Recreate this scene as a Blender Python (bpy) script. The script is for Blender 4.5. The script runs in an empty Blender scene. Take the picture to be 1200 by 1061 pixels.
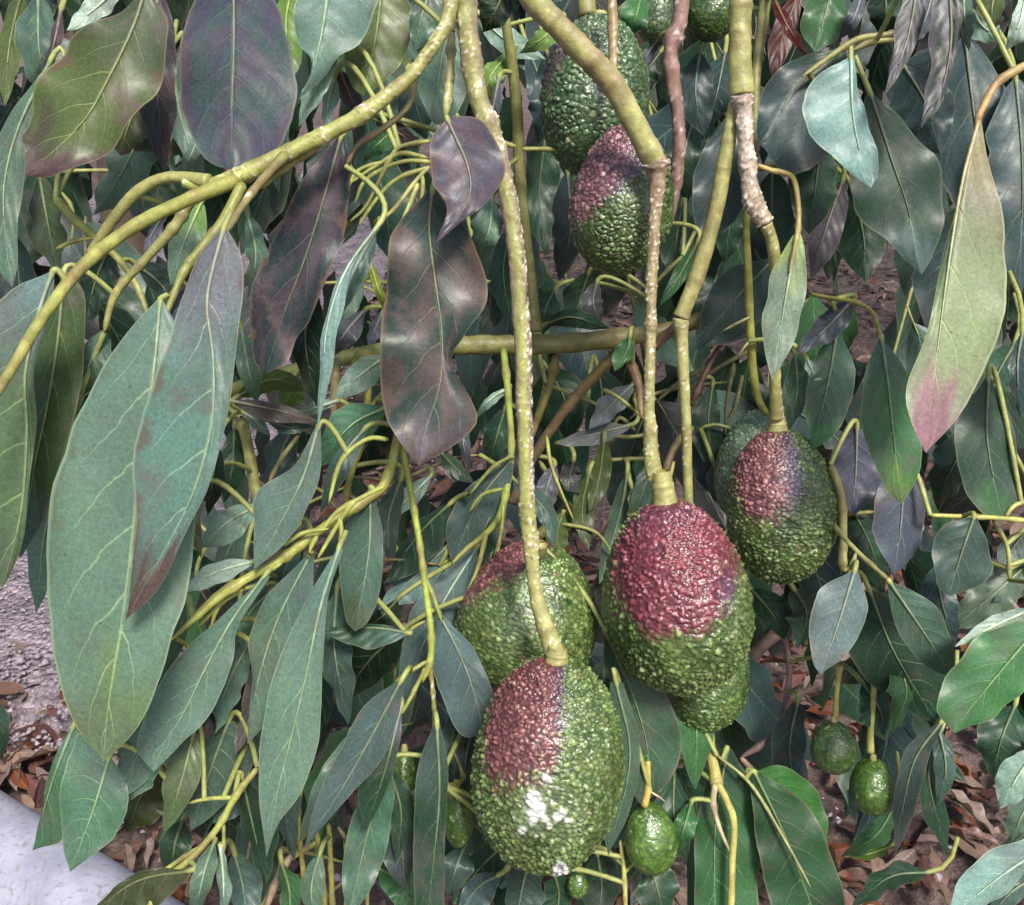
import bpy, math, random
import numpy as np
from mathutils import Vector, noise, kdtree
random.seed(7); rng = np.random.default_rng(7)
scene = bpy.context.scene
R = math.radians

# ------------------------------------------------------------------ camera
W, H, F = 1200.0, 1061.0, 1137.0            # photograph size and focal length in its pixels
PITCH = R(25); CAM = np.array([0.0, 0.0, 1.3])
cam_d = bpy.data.cameras.new("camera"); cam = bpy.data.objects.new("camera", cam_d)
scene.collection.objects.link(cam)
cam.location = CAM; cam.rotation_euler = (R(90) - PITCH, 0, 0)
cam_d.sensor_width = 36; cam_d.lens = 36 * F / W; cam_d.clip_start = 0.02; cam_d.clip_end = 300
scene.camera = cam
# ------------------------------------------------------------------ light
SUN_EL, SUN_AZ = R(52), R(158)
world = bpy.data.worlds.new("World"); scene.world = world; world.use_nodes = True
wn = world.node_tree.nodes; wl_ = world.node_tree.links
sky = wn.new("ShaderNodeTexSky"); sky.sky_type = 'NISHITA'; sky.sun_disc = False
sky.sun_elevation = SUN_EL; sky.sun_rotation = SUN_AZ; sky.air_density = 1.0; sky.dust_density = 3.0
wl_.new(sky.outputs[0], wn["Background"].inputs[0]); wn["Background"].inputs[1].default_value = 0.10
sun_d = bpy.data.lights.new("sun", 'SUN'); sun_d.energy = 2.7; sun_d.angle = R(13); sun_d.color = (1.0, 0.95, 0.88)
sun = bpy.data.objects.new("sun", sun_d); scene.collection.objects.link(sun)
sdir = Vector((math.cos(SUN_EL) * math.sin(SUN_AZ), math.cos(SUN_EL) * math.cos(SUN_AZ), math.sin(SUN_EL)))
sun.rotation_euler = sdir.to_track_quat('Z', 'Y').to_euler()
scene.view_settings.view_transform = 'Standard'; scene.view_settings.look = 'None'
scene.view_settings.exposure = 1.0; scene.view_settings.gamma = 1.0
scene.view_settings.use_curve_mapping = False
try:
    scene.cycles.max_bounces = 6; scene.cycles.transparent_max_bounces = 4
    scene.cycles.use_denoising = True
except Exception: pass

# ------------------------------------------------------------------ helpers
FW = np.array([0, math.cos(PITCH), -math.sin(PITCH)]); UP = np.array([0, math.sin(PITCH), math.cos(PITCH)]); RT = np.array([1.0, 0, 0])
def to_world(p):                              # p: (...,3) in metres: right, down, forward of the camera position
    p = np.asarray(p, float)
    return CAM + p[..., 0:1] * RT - p[..., 1:2] * UP + p[..., 2:3] * FW
def un(x, y, d):                              # pixel + distance -> right/down/forward metres
    return np.array([(x - W / 2) / F * d, (y - H / 2) / F * d, d])
def ground_at(x, y):                          # world point on the ground under a pixel
    v = (x - W / 2) / F * RT - (y - H / 2) / F * UP + FW
    return CAM + v * (-CAM[2] / v[2])
def cr(pts, n):                               # Catmull-Rom through rows of pts, n samples
    P = np.asarray(pts, float)
    if len(P) == 2:
        t = np.linspace(0, 1, n)[:, None]; return P[0] * (1 - t) + P[1] * t
    Q = np.vstack([2 * P[0] - P[1], P, 2 * P[-1] - P[-2]])
    seg = np.linalg.norm(np.diff(P[:, :2], axis=0), axis=1); cum = np.r_[0, np.cumsum(seg)] / max(seg.sum(), 1e-9)
    out = []
    for t in np.linspace(0, 1, n):
        i = min(int(np.searchsorted(cum, t, side='right')) - 1, len(P) - 2)
        f = (t - cum[i]) / max(cum[i + 1] - cum[i], 1e-9)
        a, b, c, d = Q[i:i + 4]
        out.append(0.5 * ((2 * b) + (c - a) * f + (2 * a - 5 * b + 4 * c - d) * f * f + (3 * b - a - 3 * c + d) * f ** 3))
    return np.array(out)
def nz(p, s=1.0): return noise.noise(Vector(p) * s)
def link(o, parent=None):
    scene.collection.objects.link(o)
    if parent is not None: o.parent = parent; o.matrix_parent_inverse = parent.matrix_world.inverted()
    return o
def make_mesh(name, V, Fc, mats, attrs=None, midx=None, smooth=True):
    V = np.asarray(V, np.float32); me = bpy.data.meshes.new(name)
    quads = np.asarray(Fc, np.int32); k = quads.shape[1]; n = len(quads)
    me.vertices.add(len(V)); me.vertices.foreach_set('co', V.ravel())
    me.loops.add(n * k); me.loops.foreach_set('vertex_index', quads.ravel())
    me.polygons.add(n); me.polygons.foreach_set('loop_start', np.arange(0, n * k, k, dtype=np.int32))
    for m in mats: me.materials.append(m)
    if midx is not None: me.polygons.foreach_set('material_index', np.asarray(midx, np.int32))
    if smooth: me.polygons.foreach_set('use_smooth', np.ones(n, bool))
    for nm, (ty, arr) in (attrs or {}).items():
        a = me.attributes.new(nm, ty, 'POINT')
        arr = np.asarray(arr, np.float32)
        a.data.foreach_set('color' if ty == 'FLOAT_COLOR' else ('vector' if ty == 'FLOAT_VECTOR' else 'value'), arr.ravel())
    me.update(calc_edges=True); me.validate()
    return me
def add(name, me, parent=None):
    return link(bpy.data.objects.new(name, me), parent)
def empty(name, loc, label=None, cat=None, group=None):
    o = bpy.data.objects.new(name, None); o.location = loc; o.empty_display_size = 0.02
    scene.collection.objects.link(o); bpy.context.view_layer.update()
    if label: o['label'] = label; o['category'] = cat
    if group: o['group'] = group
    return o
def grid_faces(nu, nv, wrap=False):
    i = np.arange(nu - 1)[:, None]; j = np.arange(nv if wrap else nv - 1)[None, :]
    j2 = (j + 1) % nv
    a = i * nv + j; b = i * nv + j2; c = (i + 1) * nv + j2; d = (i + 1) * nv + j
    return np.stack([a, b, c, d], -1).reshape(-1, 4)

# ------------------------------------------------------------------ materials
class NT:
    def __init__(s, name):
        s.m = bpy.data.materials.new(name); s.m.use_nodes = True
        s.t = s.m.node_tree; s.n = s.t.nodes; s.l = s.t.links
        s.bs = s.n["Principled BSDF"]; s.out = s.n["Material Output"]
    def put(s, inp, v):
        if isinstance(v, bpy.types.NodeSocket): s.l.new(v, inp)
        else: inp.default_value = v
    def math(s, op, a, b=0.0, c=None, clamp=False):
        n = s.n.new("ShaderNodeMath"); n.operation = op; n.use_clamp = clamp
        s.put(n.inputs[0], a); s.put(n.inputs[1], b)
        if c is not None: s.put(n.inputs[2], c)
        return n.outputs[0]
    def mix(s, f, a, b, mode='MIX'):
        n = s.n.new("ShaderNodeMix"); n.data_type = 'RGBA'; n.blend_type = mode
        s.put(n.inputs[0], f); s.put(n.inputs[6], a if not isinstance(a, tuple) else (*a, 1)[:4]); s.put(n.inputs[7], b if not isinstance(b, tuple) else (*b, 1)[:4])
        return n.outputs[2]
    def attr(s, name, out='Color'):
        n = s.n.new("ShaderNodeAttribute"); n.attribute_name = name; return n.outputs[out]
    def noise(s, vec, scale, detail=3, rough=0.55, out=0):
        n = s.n.new("ShaderNodeTexNoise"); s.put(n.inputs['Scale'], scale); n.inputs['Detail'].default_value = detail
        n.inputs['Roughness'].default_value = rough
        if vec is not None: s.l.new(vec, n.inputs['Vector'])
        return n.outputs[out]
    def voro(s, vec, scale, feature='F1', out='Distance'):
        n = s.n.new("ShaderNodeTexVoronoi"); n.feature = feature; s.put(n.inputs['Scale'], scale)
        if vec is not None: s.l.new(vec, n.inputs['Vector'])
        return n.outputs[out]
    def ramp(s, f, a, b):                     # smooth 0..1 between a and b
        n = s.n.new("ShaderNodeMapRange"); n.interpolation_type = 'SMOOTHSTEP'
        s.put(n.inputs[0], f); s.put(n.inputs[1], a); s.put(n.inputs[2], b); n.inputs[3].default_value = 0; n.inputs[4].default_value = 1
        return n.outputs[0]
    def pos(s): return s.n.new("ShaderNodeNewGeometry").outputs['Position']
    def bump(s, h, strength, dist):
        n = s.n.new("ShaderNodeBump"); n.inputs['Strength'].default_value = strength; n.inputs['Distance'].default_value = dist
        s.l.new(h, n.inputs['Height']); s.l.new(n.outputs[0], s.bs.inputs['Normal']); return n.outputs[0]

def leaf_material():
    k = NT("leaf_blade"); tint = k.attr('tint'); luv = k.attr('luv', 'Vector')
    sep = k.n.new("ShaderNodeSeparateXYZ"); k.l.new(luv, sep.inputs[0])
    u, v, seed = sep.outputs
    p = k.pos()
    a = k.math('ABSOLUTE', v); side = k.math('GREATER_THAN', v, 0.0)
    n1 = k.noise(p, 60, 2)
    t = k.math('MULTIPLY', u, k.math('MULTIPLY_ADD', k.math('FRACT', k.math('MULTIPLY', seed, 7.31)), 2.2, 5.2))
    t = k.math('SUBTRACT', t, k.math('MULTIPLY', k.math('POWER', a, 1.2), 1.7))
    t = k.math('ADD', t, k.math('MULTIPLY', side, 0.42)); t = k.math('ADD', t, k.math('MULTIPLY', seed, 3.7))
    t = k.math('ADD', t, k.math('MULTIPLY', n1, 0.5))
    fr = k.math('FRACT', t); dist = k.math('ABSOLUTE', k.math('SUBTRACT', fr, 0.5))
    wid = k.math('MULTIPLY_ADD', a, -0.03, 0.052)
    sec = k.math('SUBTRACT', 1.0, k.ramp(dist, k.math('MULTIPLY', wid, 0.3), wid))
    sec = k.math('MULTIPLY', sec, k.ramp(a, 1.0, 0.45))
    midw = k.math('MULTIPLY_ADD', u, -0.04, 0.062)
    mid = k.math('SUBTRACT', 1.0, k.ramp(a, k.math('MULTIPLY', midw, 0.5), midw))
    vein = k.math('MAXIMUM', mid, k.math('MULTIPLY', sec, k.math('MULTIPLY_ADD', a, -0.55, 0.95)))
    fine = k.voro(p, 430, 'DISTANCE_TO_EDGE')
    finel = k.math('SUBTRACT', 1.0, k.ramp(fine, 0.0, 0.09))
    rnd = k.n.new("ShaderNodeObjectInfo").outputs['Random']
    big = k.noise(p, 28, 4); med = k.noise(p, 130, 3)
    val = k.math('MULTIPLY_ADD', big, 0.9, 0.48); val = k.math('MULTIPLY', val, k.math('MULTIPLY_ADD', rnd, 0.3, 0.88))
    hsv = k.n.new("ShaderNodeHueSaturation"); k.l.new(tint, hsv.inputs['Color']); k.l.new(val, hsv.inputs['Value'])
    k.put(hsv.inputs['Hue'], k.math('MULTIPLY_ADD', med, 0.06, 0.47)); k.put(hsv.inputs['Saturation'], k.math('MULTIPLY_ADD', big, 0.5, 0.92))
    col = hsv.outputs[0]
    vcol = k.mix(1.0, k.mix(1.0, col, (1.65, 1.7, 1.4), 'MULTIPLY'), (0.068, 0.072, 0.042), 'ADD')
    vs = k.attr('veins', 'Fac')
    col = k.mix(k.math('MULTIPLY', vein, vs), col, vcol)
    col = k.mix(k.math('MULTIPLY', finel, 0.15), col, vcol)
    mot = k.noise(p, 650, 4, 0.7); col = k.mix(k.ramp(mot, 0.32, 0.7), k.mix(1.0, col, (0.80, 0.82, 0.80), 'MULTIPLY'), k.mix(1.0, col, (1.16, 1.13, 1.10), 'MULTIPLY'))
    # scars: small brown specks and a few blotches
    sp = k.ramp(k.noise(p, 330, 2), 0.70, 0.76); col = k.mix(k.math('MULTIPLY', sp, 0.55), col, (0.05, 0.035, 0.02))
    bl = k.math('MULTIPLY', k.ramp(k.noise(p, 45, 4, 0.65), 0.52, 0.68), k.attr('scar', 'Fac'))
    col = k.mix(bl, col, (0.11, 0.075, 0.075))
    ed = k.math('ADD', k.math('MULTIPLY', a, 0.9), k.math('MULTIPLY', k.noise(p, 75, 4, 0.65), 0.75))
    sco = k.math('MULTIPLY', k.ramp(ed, 1.16, 1.27), k.math('MULTIPLY', k.attr('scar', 'Fac'), 1.3, clamp=True)); col = k.mix(sco, col, (0.10, 0.060, 0.045))
    dt = k.math('MULTIPLY', k.ramp(k.voro(p, 260), 0.13, 0.06), k.ramp(k.noise(p, 40, 2), 0.45, 0.6)); col = k.mix(k.math('MULTIPLY', dt, 0.75), col, (0.035, 0.028, 0.02))
    edge = k.math('MULTIPLY', k.ramp(a, 0.945, 0.985), 0.5); col = k.mix(edge, col, vcol)
    k.l.new(col, k.bs.inputs['Base Color'])
    k.put(k.bs.inputs['Roughness'], k.math('MULTIPLY_ADD', med, 0.30, 0.24))
    k.bs.inputs['Specular IOR Level'].default_value = 0.27
    puck = k.math('MULTIPLY', k.math('COSINE', k.math('MULTIPLY', k.math('SUBTRACT', fr, 0.5), 6.2832)), -0.5)
    h = k.math('ADD', k.math('MULTIPLY', k.math('MULTIPLY', puck, k.math('MULTIPLY_ADD', n1, 0.6, 0.05)), k.math('SUBTRACT', 1.0, k.math('MULTIPLY', a, 0.6))), k.math('MULTIPLY', vein, 0.7))
    h = k.math('ADD', h, k.math('MULTIPLY', med, 0.35)); h = k.math('ADD', h, k.math('MULTIPLY', big, 1.2)); h = k.math('ADD', h, k.math('MULTIPLY', k.noise(p, 480, 2), 0.12))
    k.bump(h, 0.5, 0.0010)
    tr = k.n.new("ShaderNodeBsdfTranslucent"); k.l.new(k.mix(1.0, col, (1.3, 1.6, 0.6), 'MULTIPLY'), tr.inputs[0])
    ms = k.n.new("ShaderNodeMixShader"); ms.inputs[0].default_value = 0.16
    k.l.new(k.bs.outputs[0], ms.inputs[1]); k.l.new(tr.outputs[0], ms.inputs[2]); k.l.new(ms.outputs[0], k.out.inputs[0])
    return k.m
M_LEAF = leaf_material()

def bark_material():
    k = NT("green_bark"); tint = k.attr('tint'); p = k.pos()
    n = k.noise(p, 160, 4); col = k.mix(k.ramp(n, 0.35, 0.7), k.mix(1.0, tint, (0.78, 0.74, 0.62), 'MULTIPLY'), k.mix(1.0, tint, (1.16, 1.12, 1.0), 'MULTIPLY'))
    sp = k.ramp(k.voro(p, 420), 0.24, 0.12); col = k.mix(k.math('MULTIPLY', sp, 0.35), col, (0.10, 0.06, 0.03))
    k.l.new(col, k.bs.inputs['Base Color']); k.bs.inputs['Roughness'].default_value = 0.5
    h = k.math('ADD', n, k.math('MULTIPLY', k.noise(p, 700, 2), 0.5)); k.bump(h, 0.5, 0.0009)
    return k.m
M_BARK = bark_material()

def skin_material():
    k = NT("avocado_skin"); tint = k.attr('tint'); p = k.pos()
    n = k.noise(p, 300, 3)
    col = k.mix(k.ramp(n, 0.3, 0.75), k.mix(1.0, tint, (0.75, 0.78, 0.75), 'MULTIPLY'), k.mix(1.0, tint, (1.2, 1.2, 1.12), 'MULTIPLY'))
    dots = k.ramp(k.voro(p, 650), 0.2, 0.1); col = k.mix(k.math('MULTIPLY', dots, 0.3), col, (0.22, 0.26, 0.11))
    k.l.new(col, k.bs.inputs['Base Color'])
    k.put(k.bs.inputs['Roughness'], k.math('MULTIPLY_ADD', n, 0.25, 0.14)); k.bs.inputs['Specular IOR Level'].default_value = 0.7
    k.bump(k.math('ADD', k.noise(p, 900, 2), k.math('MULTIPLY', k.noise(p, 350, 2), 1.2)), 0.45, 0.0008)
    return k.m
M_SKIN = skin_material()

# ------------------------------------------------------------------ tones (surface colours)
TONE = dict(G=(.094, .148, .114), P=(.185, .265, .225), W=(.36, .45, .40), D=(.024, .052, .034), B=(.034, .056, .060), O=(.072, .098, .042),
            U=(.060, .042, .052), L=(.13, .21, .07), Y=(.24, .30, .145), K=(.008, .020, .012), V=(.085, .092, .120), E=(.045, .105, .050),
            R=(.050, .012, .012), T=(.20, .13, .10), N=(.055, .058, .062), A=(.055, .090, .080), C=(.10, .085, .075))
def tone(t): return np.array(TONE[t] if isinstance(t, str) else t, float)
# ------------------------------------------------------------------ ground
def build_ground():
    k = NT("leaf_mould_ground"); p = k.pos()
    n = k.noise(p, 9, 6, 0.65); n2 = k.noise(p, 45, 5, 0.7)
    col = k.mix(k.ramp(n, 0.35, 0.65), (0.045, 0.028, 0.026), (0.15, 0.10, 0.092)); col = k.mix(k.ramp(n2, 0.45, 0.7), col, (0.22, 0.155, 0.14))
    k.l.new(col, k.bs.inputs['Base Color']); k.bs.inputs['Roughness'].default_value = 0.95
    k.bump(k.math('ADD', n2, n), 1.0, 0.02)
    xs = np.concatenate([np.linspace(-60, -3, 20), np.linspace(-2.9, 3.5, 150), np.linspace(4, 60, 20)])
    ys = np.concatenate([np.linspace(-20, 0.6, 10), np.linspace(0.65, 6, 130), np.linspace(6.5, 120, 24)])
    V = []
    for x in xs:
        for y in ys:
            near = max(0, 1 - abs(x) / 5) * max(0, 1 - abs(y - 2.5) / 6)
            V.append((x, y, near * (0.03 * nz((x, y, 0), 1.7) + 0.018 * nz((x, y, 3), 7)) - (0.02 if x < -0.6 else 0.0)))
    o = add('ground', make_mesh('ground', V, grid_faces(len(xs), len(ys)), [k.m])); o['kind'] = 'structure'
    # gravel path on the left
    k = NT("crushed_stone"); p = k.pos()
    c = k.n.new("ShaderNodeTexVoronoi"); c.inputs['Scale'].default_value = 85; k.l.new(p, c.inputs['Vector'])
    n = k.noise(p, 14, 5, 0.65)
    col = k.mix(k.ramp(n, 0.3, 0.7), (0.20, 0.16, 0.18), (0.37, 0.30, 0.34)); hs = k.n.new("ShaderNodeHueSaturation")
    k.l.new(col, hs.inputs['Color']); sx = k.n.new("ShaderNodeSeparateColor"); k.l.new(c.outputs['Color'], sx.inputs[0])
    k.put(hs.inputs['Value'], k.math('MULTIPLY_ADD', sx.outputs[0], 0.7, 0.6)); k.l.new(hs.outputs[0], k.bs.inputs['Base Color'])
    k.bs.inputs['Roughness'].default_value = 0.9
    k.bump(k.math('ADD', k.math('MULTIPLY', c.outputs['Distance'], -1.0), k.noise(p, 60, 4)), 1.0, 0.012)
    a = ground_at(0, 885)
    xs = np.linspace(-6, -0.62, 110); ys = np.linspace(a[1] + 0.02, 7, 150); V = []
    for y in ys:
        edge = -0.66 + 0.08 * nz((0, y, 9), 2.2) + 0.03 * nz((0, y, 4), 9)
        for i, x in enumerate(xs):
            xx = -6 + (edge + 6) * (i / (len(xs) - 1))
            V.append((xx, y + 0.03 * nz((xx, 0, 2), 6) * (1 if y < a[1] + .3 else 0), 0.055 + 0.012 * nz((xx, y, 1), 2.5) + 0.012 * nz((xx, y, 5), 14) + 0.008 * nz((xx, y, 8), 35) - (0.05 if i == len(xs) - 1 else 0) - .07 * math.exp(-max(0, y - a[1] - .05 - .09 * nz((xx, 1, 3), 5)) / .05)))
    o = add('gravel_path', make_mesh('gravel_path', V, grid_faces(len(ys), len(xs)), [k.m])); o['kind'] = 'structure'
    # loose stones: one uncountable object
    base = [(1, 0, 0), (-1, 0, 0), (0, 1, 0), (0, -1, 0), (0, 0, 1), (0, 0, -1)]
    tri = [(0, 2, 4), (2, 1, 4), (1, 3, 4), (3, 0, 4), (2, 0, 5), (1, 2, 5), (3, 1, 5), (0, 3, 5)]
    Vs, Fs, Ts = [], [], []
    for i in range(5200):
        y = a[1] - 0.06 + rng.random() ** 1.6 * 2.2; x = -0.6 - rng.random() * (0.9 + 0.45 * (y - a[1]))
        if i > 4300: x = rng.uniform(-1.6, 1.6); y = rng.uniform(1.1, 3.5)
        s = rng.uniform(0.002, 0.007) * (1.8 if rng.random() < .06 else 1)
        q = np.array(base) * s * rng.uniform(.6, 1.3, (6, 1)) * np.array([1.3, 1, .7])
        an = rng.uniform(0, 6.28); c_, s_ = math.cos(an), math.sin(an); q = q @ np.array([[c_, s_, 0], [-s_, c_, 0], [0, 0, 1]])
        Fs += [tuple(np.array(t) + len(Vs)) for t in tri]
        Vs += [tuple(w) for w in q + [x, y, (0.058 if i <= 4300 else 0.03) + s * .4]]
        g = rng.uniform(.25, .5); Ts += [(g * 1.03, g * .87, g * .98, 1)] * 6
    k = NT("stone"); k.l.new(k.mix(k.noise(k.pos(), 120, 3), k.attr('tint'), (0.2, 0.16, 0.17)), k.bs.inputs['Base Color']); k.bs.inputs['Roughness'].default_value = 0.85
    o = add('gravel', make_mesh('gravel', Vs, Fs, [k.m], {'tint': ('FLOAT_COLOR', Ts)}, smooth=False)); o['kind'] = 'stuff'
build_ground()

def build_pipe():
    a = ground_at(-120, 952); b = ground_at(470, 1362)
    a[2] = b[2] = 0.075; d = b - a; L = np.linalg.norm(d); d /= L
    r = 0.078; s = np.cross(d, [0, 0, 1.0]); s /= np.linalg.norm(s); t = np.cross(s, d)
    prof = [(-1.2, r), (L - .004, r), (L, r - .002), (L, r - .007), (L - .2, r - .007)]
    V = []; n = 48; rows = []
    for i in range(60): rows.append((-1.2 + (L - .004 + 1.2) * i / 59, r))
    rows += prof[2:]
    for (z, rr) in rows:
        for j in range(n):
            an = 2 * math.pi * j / n; q = a + d * z + (s * math.cos(an) + t * math.sin(an)) * (rr + 0.0012 * nz((z, math.cos(an) * .1, math.sin(an) * .1), 12)); V.append(q)
    k = NT("weathered_white_plastic"); p = k.pos(); nn = k.noise(p, 14, 6, .7); n2 = k.noise(p, 110, 4, .7)
    col = k.mix(k.ramp(nn, .35, .68), (.36, .36, .44), (.25, .255, .32)); col = k.mix(k.math('MULTIPLY', k.ramp(n2, .50, .68), .75), col, (.20, .17, .155))
    k.l.new(col, k.bs.inputs['Base Color']); k.bs.inputs['Roughness'].default_value = .55; k.bump(n2, .25, .002)
    e = empty('white_pipe', a, 'weathered white pipe lying on the ground beside the gravel path', 'pipe')
    add('pipe_wall', make_mesh('pipe_wall', V, grid_faces(len(rows), n, True), [k.m]), e)
build_pipe()

# ------------------------------------------------------------------ leaf builder
def width_profile(u, peak=0.46, q=0.85):
    p = math.log(.5) / math.log(peak)
    w = np.sin(np.pi * np.clip(u, 0, 1) ** p) ** q
    return w * (1 - 0.35 * np.clip((u - .8) / .2, 0, 1) ** 2) + 0.004
def leaf_arrays(Mid, Lf, Rt, nv, zoff, t0, t1, t2, veins, scar, seed, blot=None):
    """Mid/Lf/Rt: (nu,3) rows of base->tip points; zoff(u, s) offset along the leaf normal (metres)."""
    nu = len(Mid); S = np.linspace(-1, 1, nv); u = np.linspace(0, 1, nu)
    T = np.gradient(Mid, axis=0); T /= np.linalg.norm(T, axis=1)[:, None] + 1e-9
    side = Rt - Lf; side /= np.linalg.norm(side, axis=1)[:, None] + 1e-9
    N = np.cross(T, side); N /= np.linalg.norm(N, axis=1)[:, None] + 1e-9
    N[N[:, 2] > 0] *= -1                      # towards the camera side
    V = np.zeros((nu, nv, 3))
    jit = [np.array([1 + .055 * nz((uu * 5.5, seed * 77, q_), 1) + .035 * nz((uu * 15, seed * 37, q_), 1) for uu in u])[:, None] for q_ in (1, 5)]
    Lf = Mid + (Lf - Mid) * jit[0]; Rt = Mid + (Rt - Mid) * jit[1]
    for j, s in enumerate(S):
        E = Lf if s < 0 else Rt
        V[:, j] = Mid + (E - Mid) * abs(s) + N * np.array([zoff(uu, s) for uu in u])[:, None]
    luv = np.stack(np.broadcast_arrays(u[:, None], S[None, :], np.full((1, 1), seed)), -1)
    col = np.zeros((nu, nv, 4)); col[..., 3] = 1
    t0, t1, t2 = tone(t0), tone(t1), tone(t2)
    for i, uu in enumerate(u):
        for j, s in enumerate(S):
            n_ = 0.22 * nz((uu * 3 + seed * 9, s * 1.5, seed * 31), 1.6)
            a = np.clip((0.42 - uu + n_) / .3, 0, 1); b = np.clip((uu + n_ - .72) / .13, 0, 1)
            c = t0 * (1 - a) + t1 * a; c = c * (1 - b) + t2 * b
            if blot is not None:
                f = np.clip((nz((uu * 4 + seed * 17, s * 1.8, seed * 5), 1.5) + .12) * 3.2, 0, 1); c = c * (1 - f) + tone(blot) * f
            col[i, j, :3] = c
    return V, luv, col
LEAFS = []          # (object mesh, base world point) to be parented to twigs later
def finish_leaf(V, luv, col, veins, scar, petiole, name='leaf', petc=(.27, .31, .11), label=None):
    nu, nv = V.shape[:2]
    P = to_world(V.reshape(-1, 3)); Fc = grid_faces(nu, nv); L_ = luv.reshape(-1, 3); C_ = col.reshape(-1, 4)
    ve = np.full(len(P), veins); sc = np.full(len(P), scar); mi = np.zeros(len(Fc), int)
    if petiole is not None:                   # stalk tube, runs on into the midrib as a raised rib
        path, rad, nrib = petiole; m = 6
        tv, tf = tube_geo(path, rad, m); tw = to_world(tv)
        Fc = np.vstack([Fc, tf + len(P)]); mi = np.r_[mi, np.ones(len(tf), int)]
        P = np.vstack([P, tw]); k = len(tw)
        pc = np.tile((*petc, 1.0), (k, 1)); nr = (len(path) - nrib) * m
        cm = col[:, nv // 2, :3]; rc = np.repeat(cm[np.clip(np.arange(1, nrib + 1), 0, nu - 1)], m, 0); pc[nr:, :3] = rc * 1.35 + np.array((.075, .08, .035)); L_ = np.vstack([L_, np.zeros((k, 3))]); C_ = np.vstack([C_, pc]); ve = np.r_[ve, np.zeros(k)]; sc = np.r_[sc, np.zeros(k)]
    me = make_mesh(name, P, Fc, [M_LEAF, M_BARK], {'luv': ('FLOAT_VECTOR', L_), 'tint': ('FLOAT_COLOR', C_), 'veins': ('FLOAT', ve), 'scar': ('FLOAT', sc)}, mi)
    LEAFS.append((name, me, P[nv // 2] if petiole is None else to_world(petiole[0][0]), label))
def tube_geo(path, rad, m):
    path = np.asarray(path, float); n = len(path); rad = np.broadcast_to(np.asarray(rad, float), (n,))
    T = np.gradient(path, axis=0); T /= np.linalg.norm(T, axis=1)[:, None] + 1e-9
    ref = np.array([0.13, 0.05, 1.0]); A = np.cross(T, ref); A /= np.linalg.norm(A, axis=1)[:, None] + 1e-9; B = np.cross(T, A)
    an = np.arange(m) * 2 * np.pi / m
    V = path[:, None] + rad[:, None, None] * (np.cos(an)[None, :, None] * A[:, None] + np.sin(an)[None, :, None] * B[:, None])
    return V.reshape(-1, 3), grid_faces(n, m, True)

def depth_line(pts, d0, d1, n, bow=0.0):
    c = cr(pts, n); t = np.linspace(0, 1, n); d = d0 + (d1 - d0) * t - bow * np.sin(np.pi * t)
    return np.array([un(x, y, dd) for (x, y), dd in zip(c, d)]), d
def LF(t, pts, wl, wr, d0, d1=None, t1=None, t2=None, roll=None, fold=None, wave=None, pet=None, petd=None, veins=.8, scar=.25, peak=.46, q=.85, blot=None, bow=None, nu=18, nv=9, petc=(.27, .31, .11), name='leaf', label=None):
    seed = random.random(); d1 = d0 if d1 is None else d1
    roll = random.uniform(-32, 32) if roll is None else roll; fold = random.uniform(.1, .35) if fold is None else fold
    wave = random.uniform(.04, .12) if wave is None else wave; bow = random.uniform(-.012, .02) if bow is None else bow
    Mid, d = depth_line(pts, d0, d1, nu, bow)
    c = cr(pts, nu); T2 = np.gradient(c, axis=0); T2 /= np.linalg.norm(T2, axis=1)[:, None] + 1e-9
    S2 = np.stack([T2[:, 1], -T2[:, 0], np.zeros(nu)], -1)
    u = np.linspace(0, 1, nu); w = width_profile(u, peak, q) * d / F; tr = math.tan(R(roll))
    jl = np.array([1 + .06 * math.sin(seed * 40 + 9 * x) + .035 * math.sin(seed * 70 + 21 * x) for x in u]); jr = np.array([1 + .06 * math.sin(seed * 50 + 8 * x) + .035 * math.sin(seed * 30 + 19 * x) for x in u])
    Nn = np.array([0, 0, -1.0])
    Lf = Mid - S2 * (wl * w * jl)[:, None] - Nn * (wl * w * tr)[:, None]; Rt = Mid + S2 * (wr * w * jr)[:, None] + Nn * (wr * w * tr)[:, None]
    wm = (wl + wr) / 2 * np.mean(d) / F; kf = random.choice((2.2, 3.1, 4.0)); ph = random.random() * 6
    z = lambda uu, s: wm * math.sin(math.pi * uu) ** .5 * (-fold * abs(s) * 1.0 + .3 * fold * s * s + wave * 2.2 * s * s * math.sin(kf * 2 * math.pi * uu + ph + (1.3 if s > 0 else 0)))
    V, luv, col = leaf_arrays(Mid, Lf, Rt, nv, z, t, t if t1 is None else t1, t if t2 is None else t2, veins, scar, seed, blot)
    finish_leaf(V, luv, col, veins, scar, petiole_path(pet, pts, d0, d1, Mid, petd), name, petc, label)
TKD = None
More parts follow.
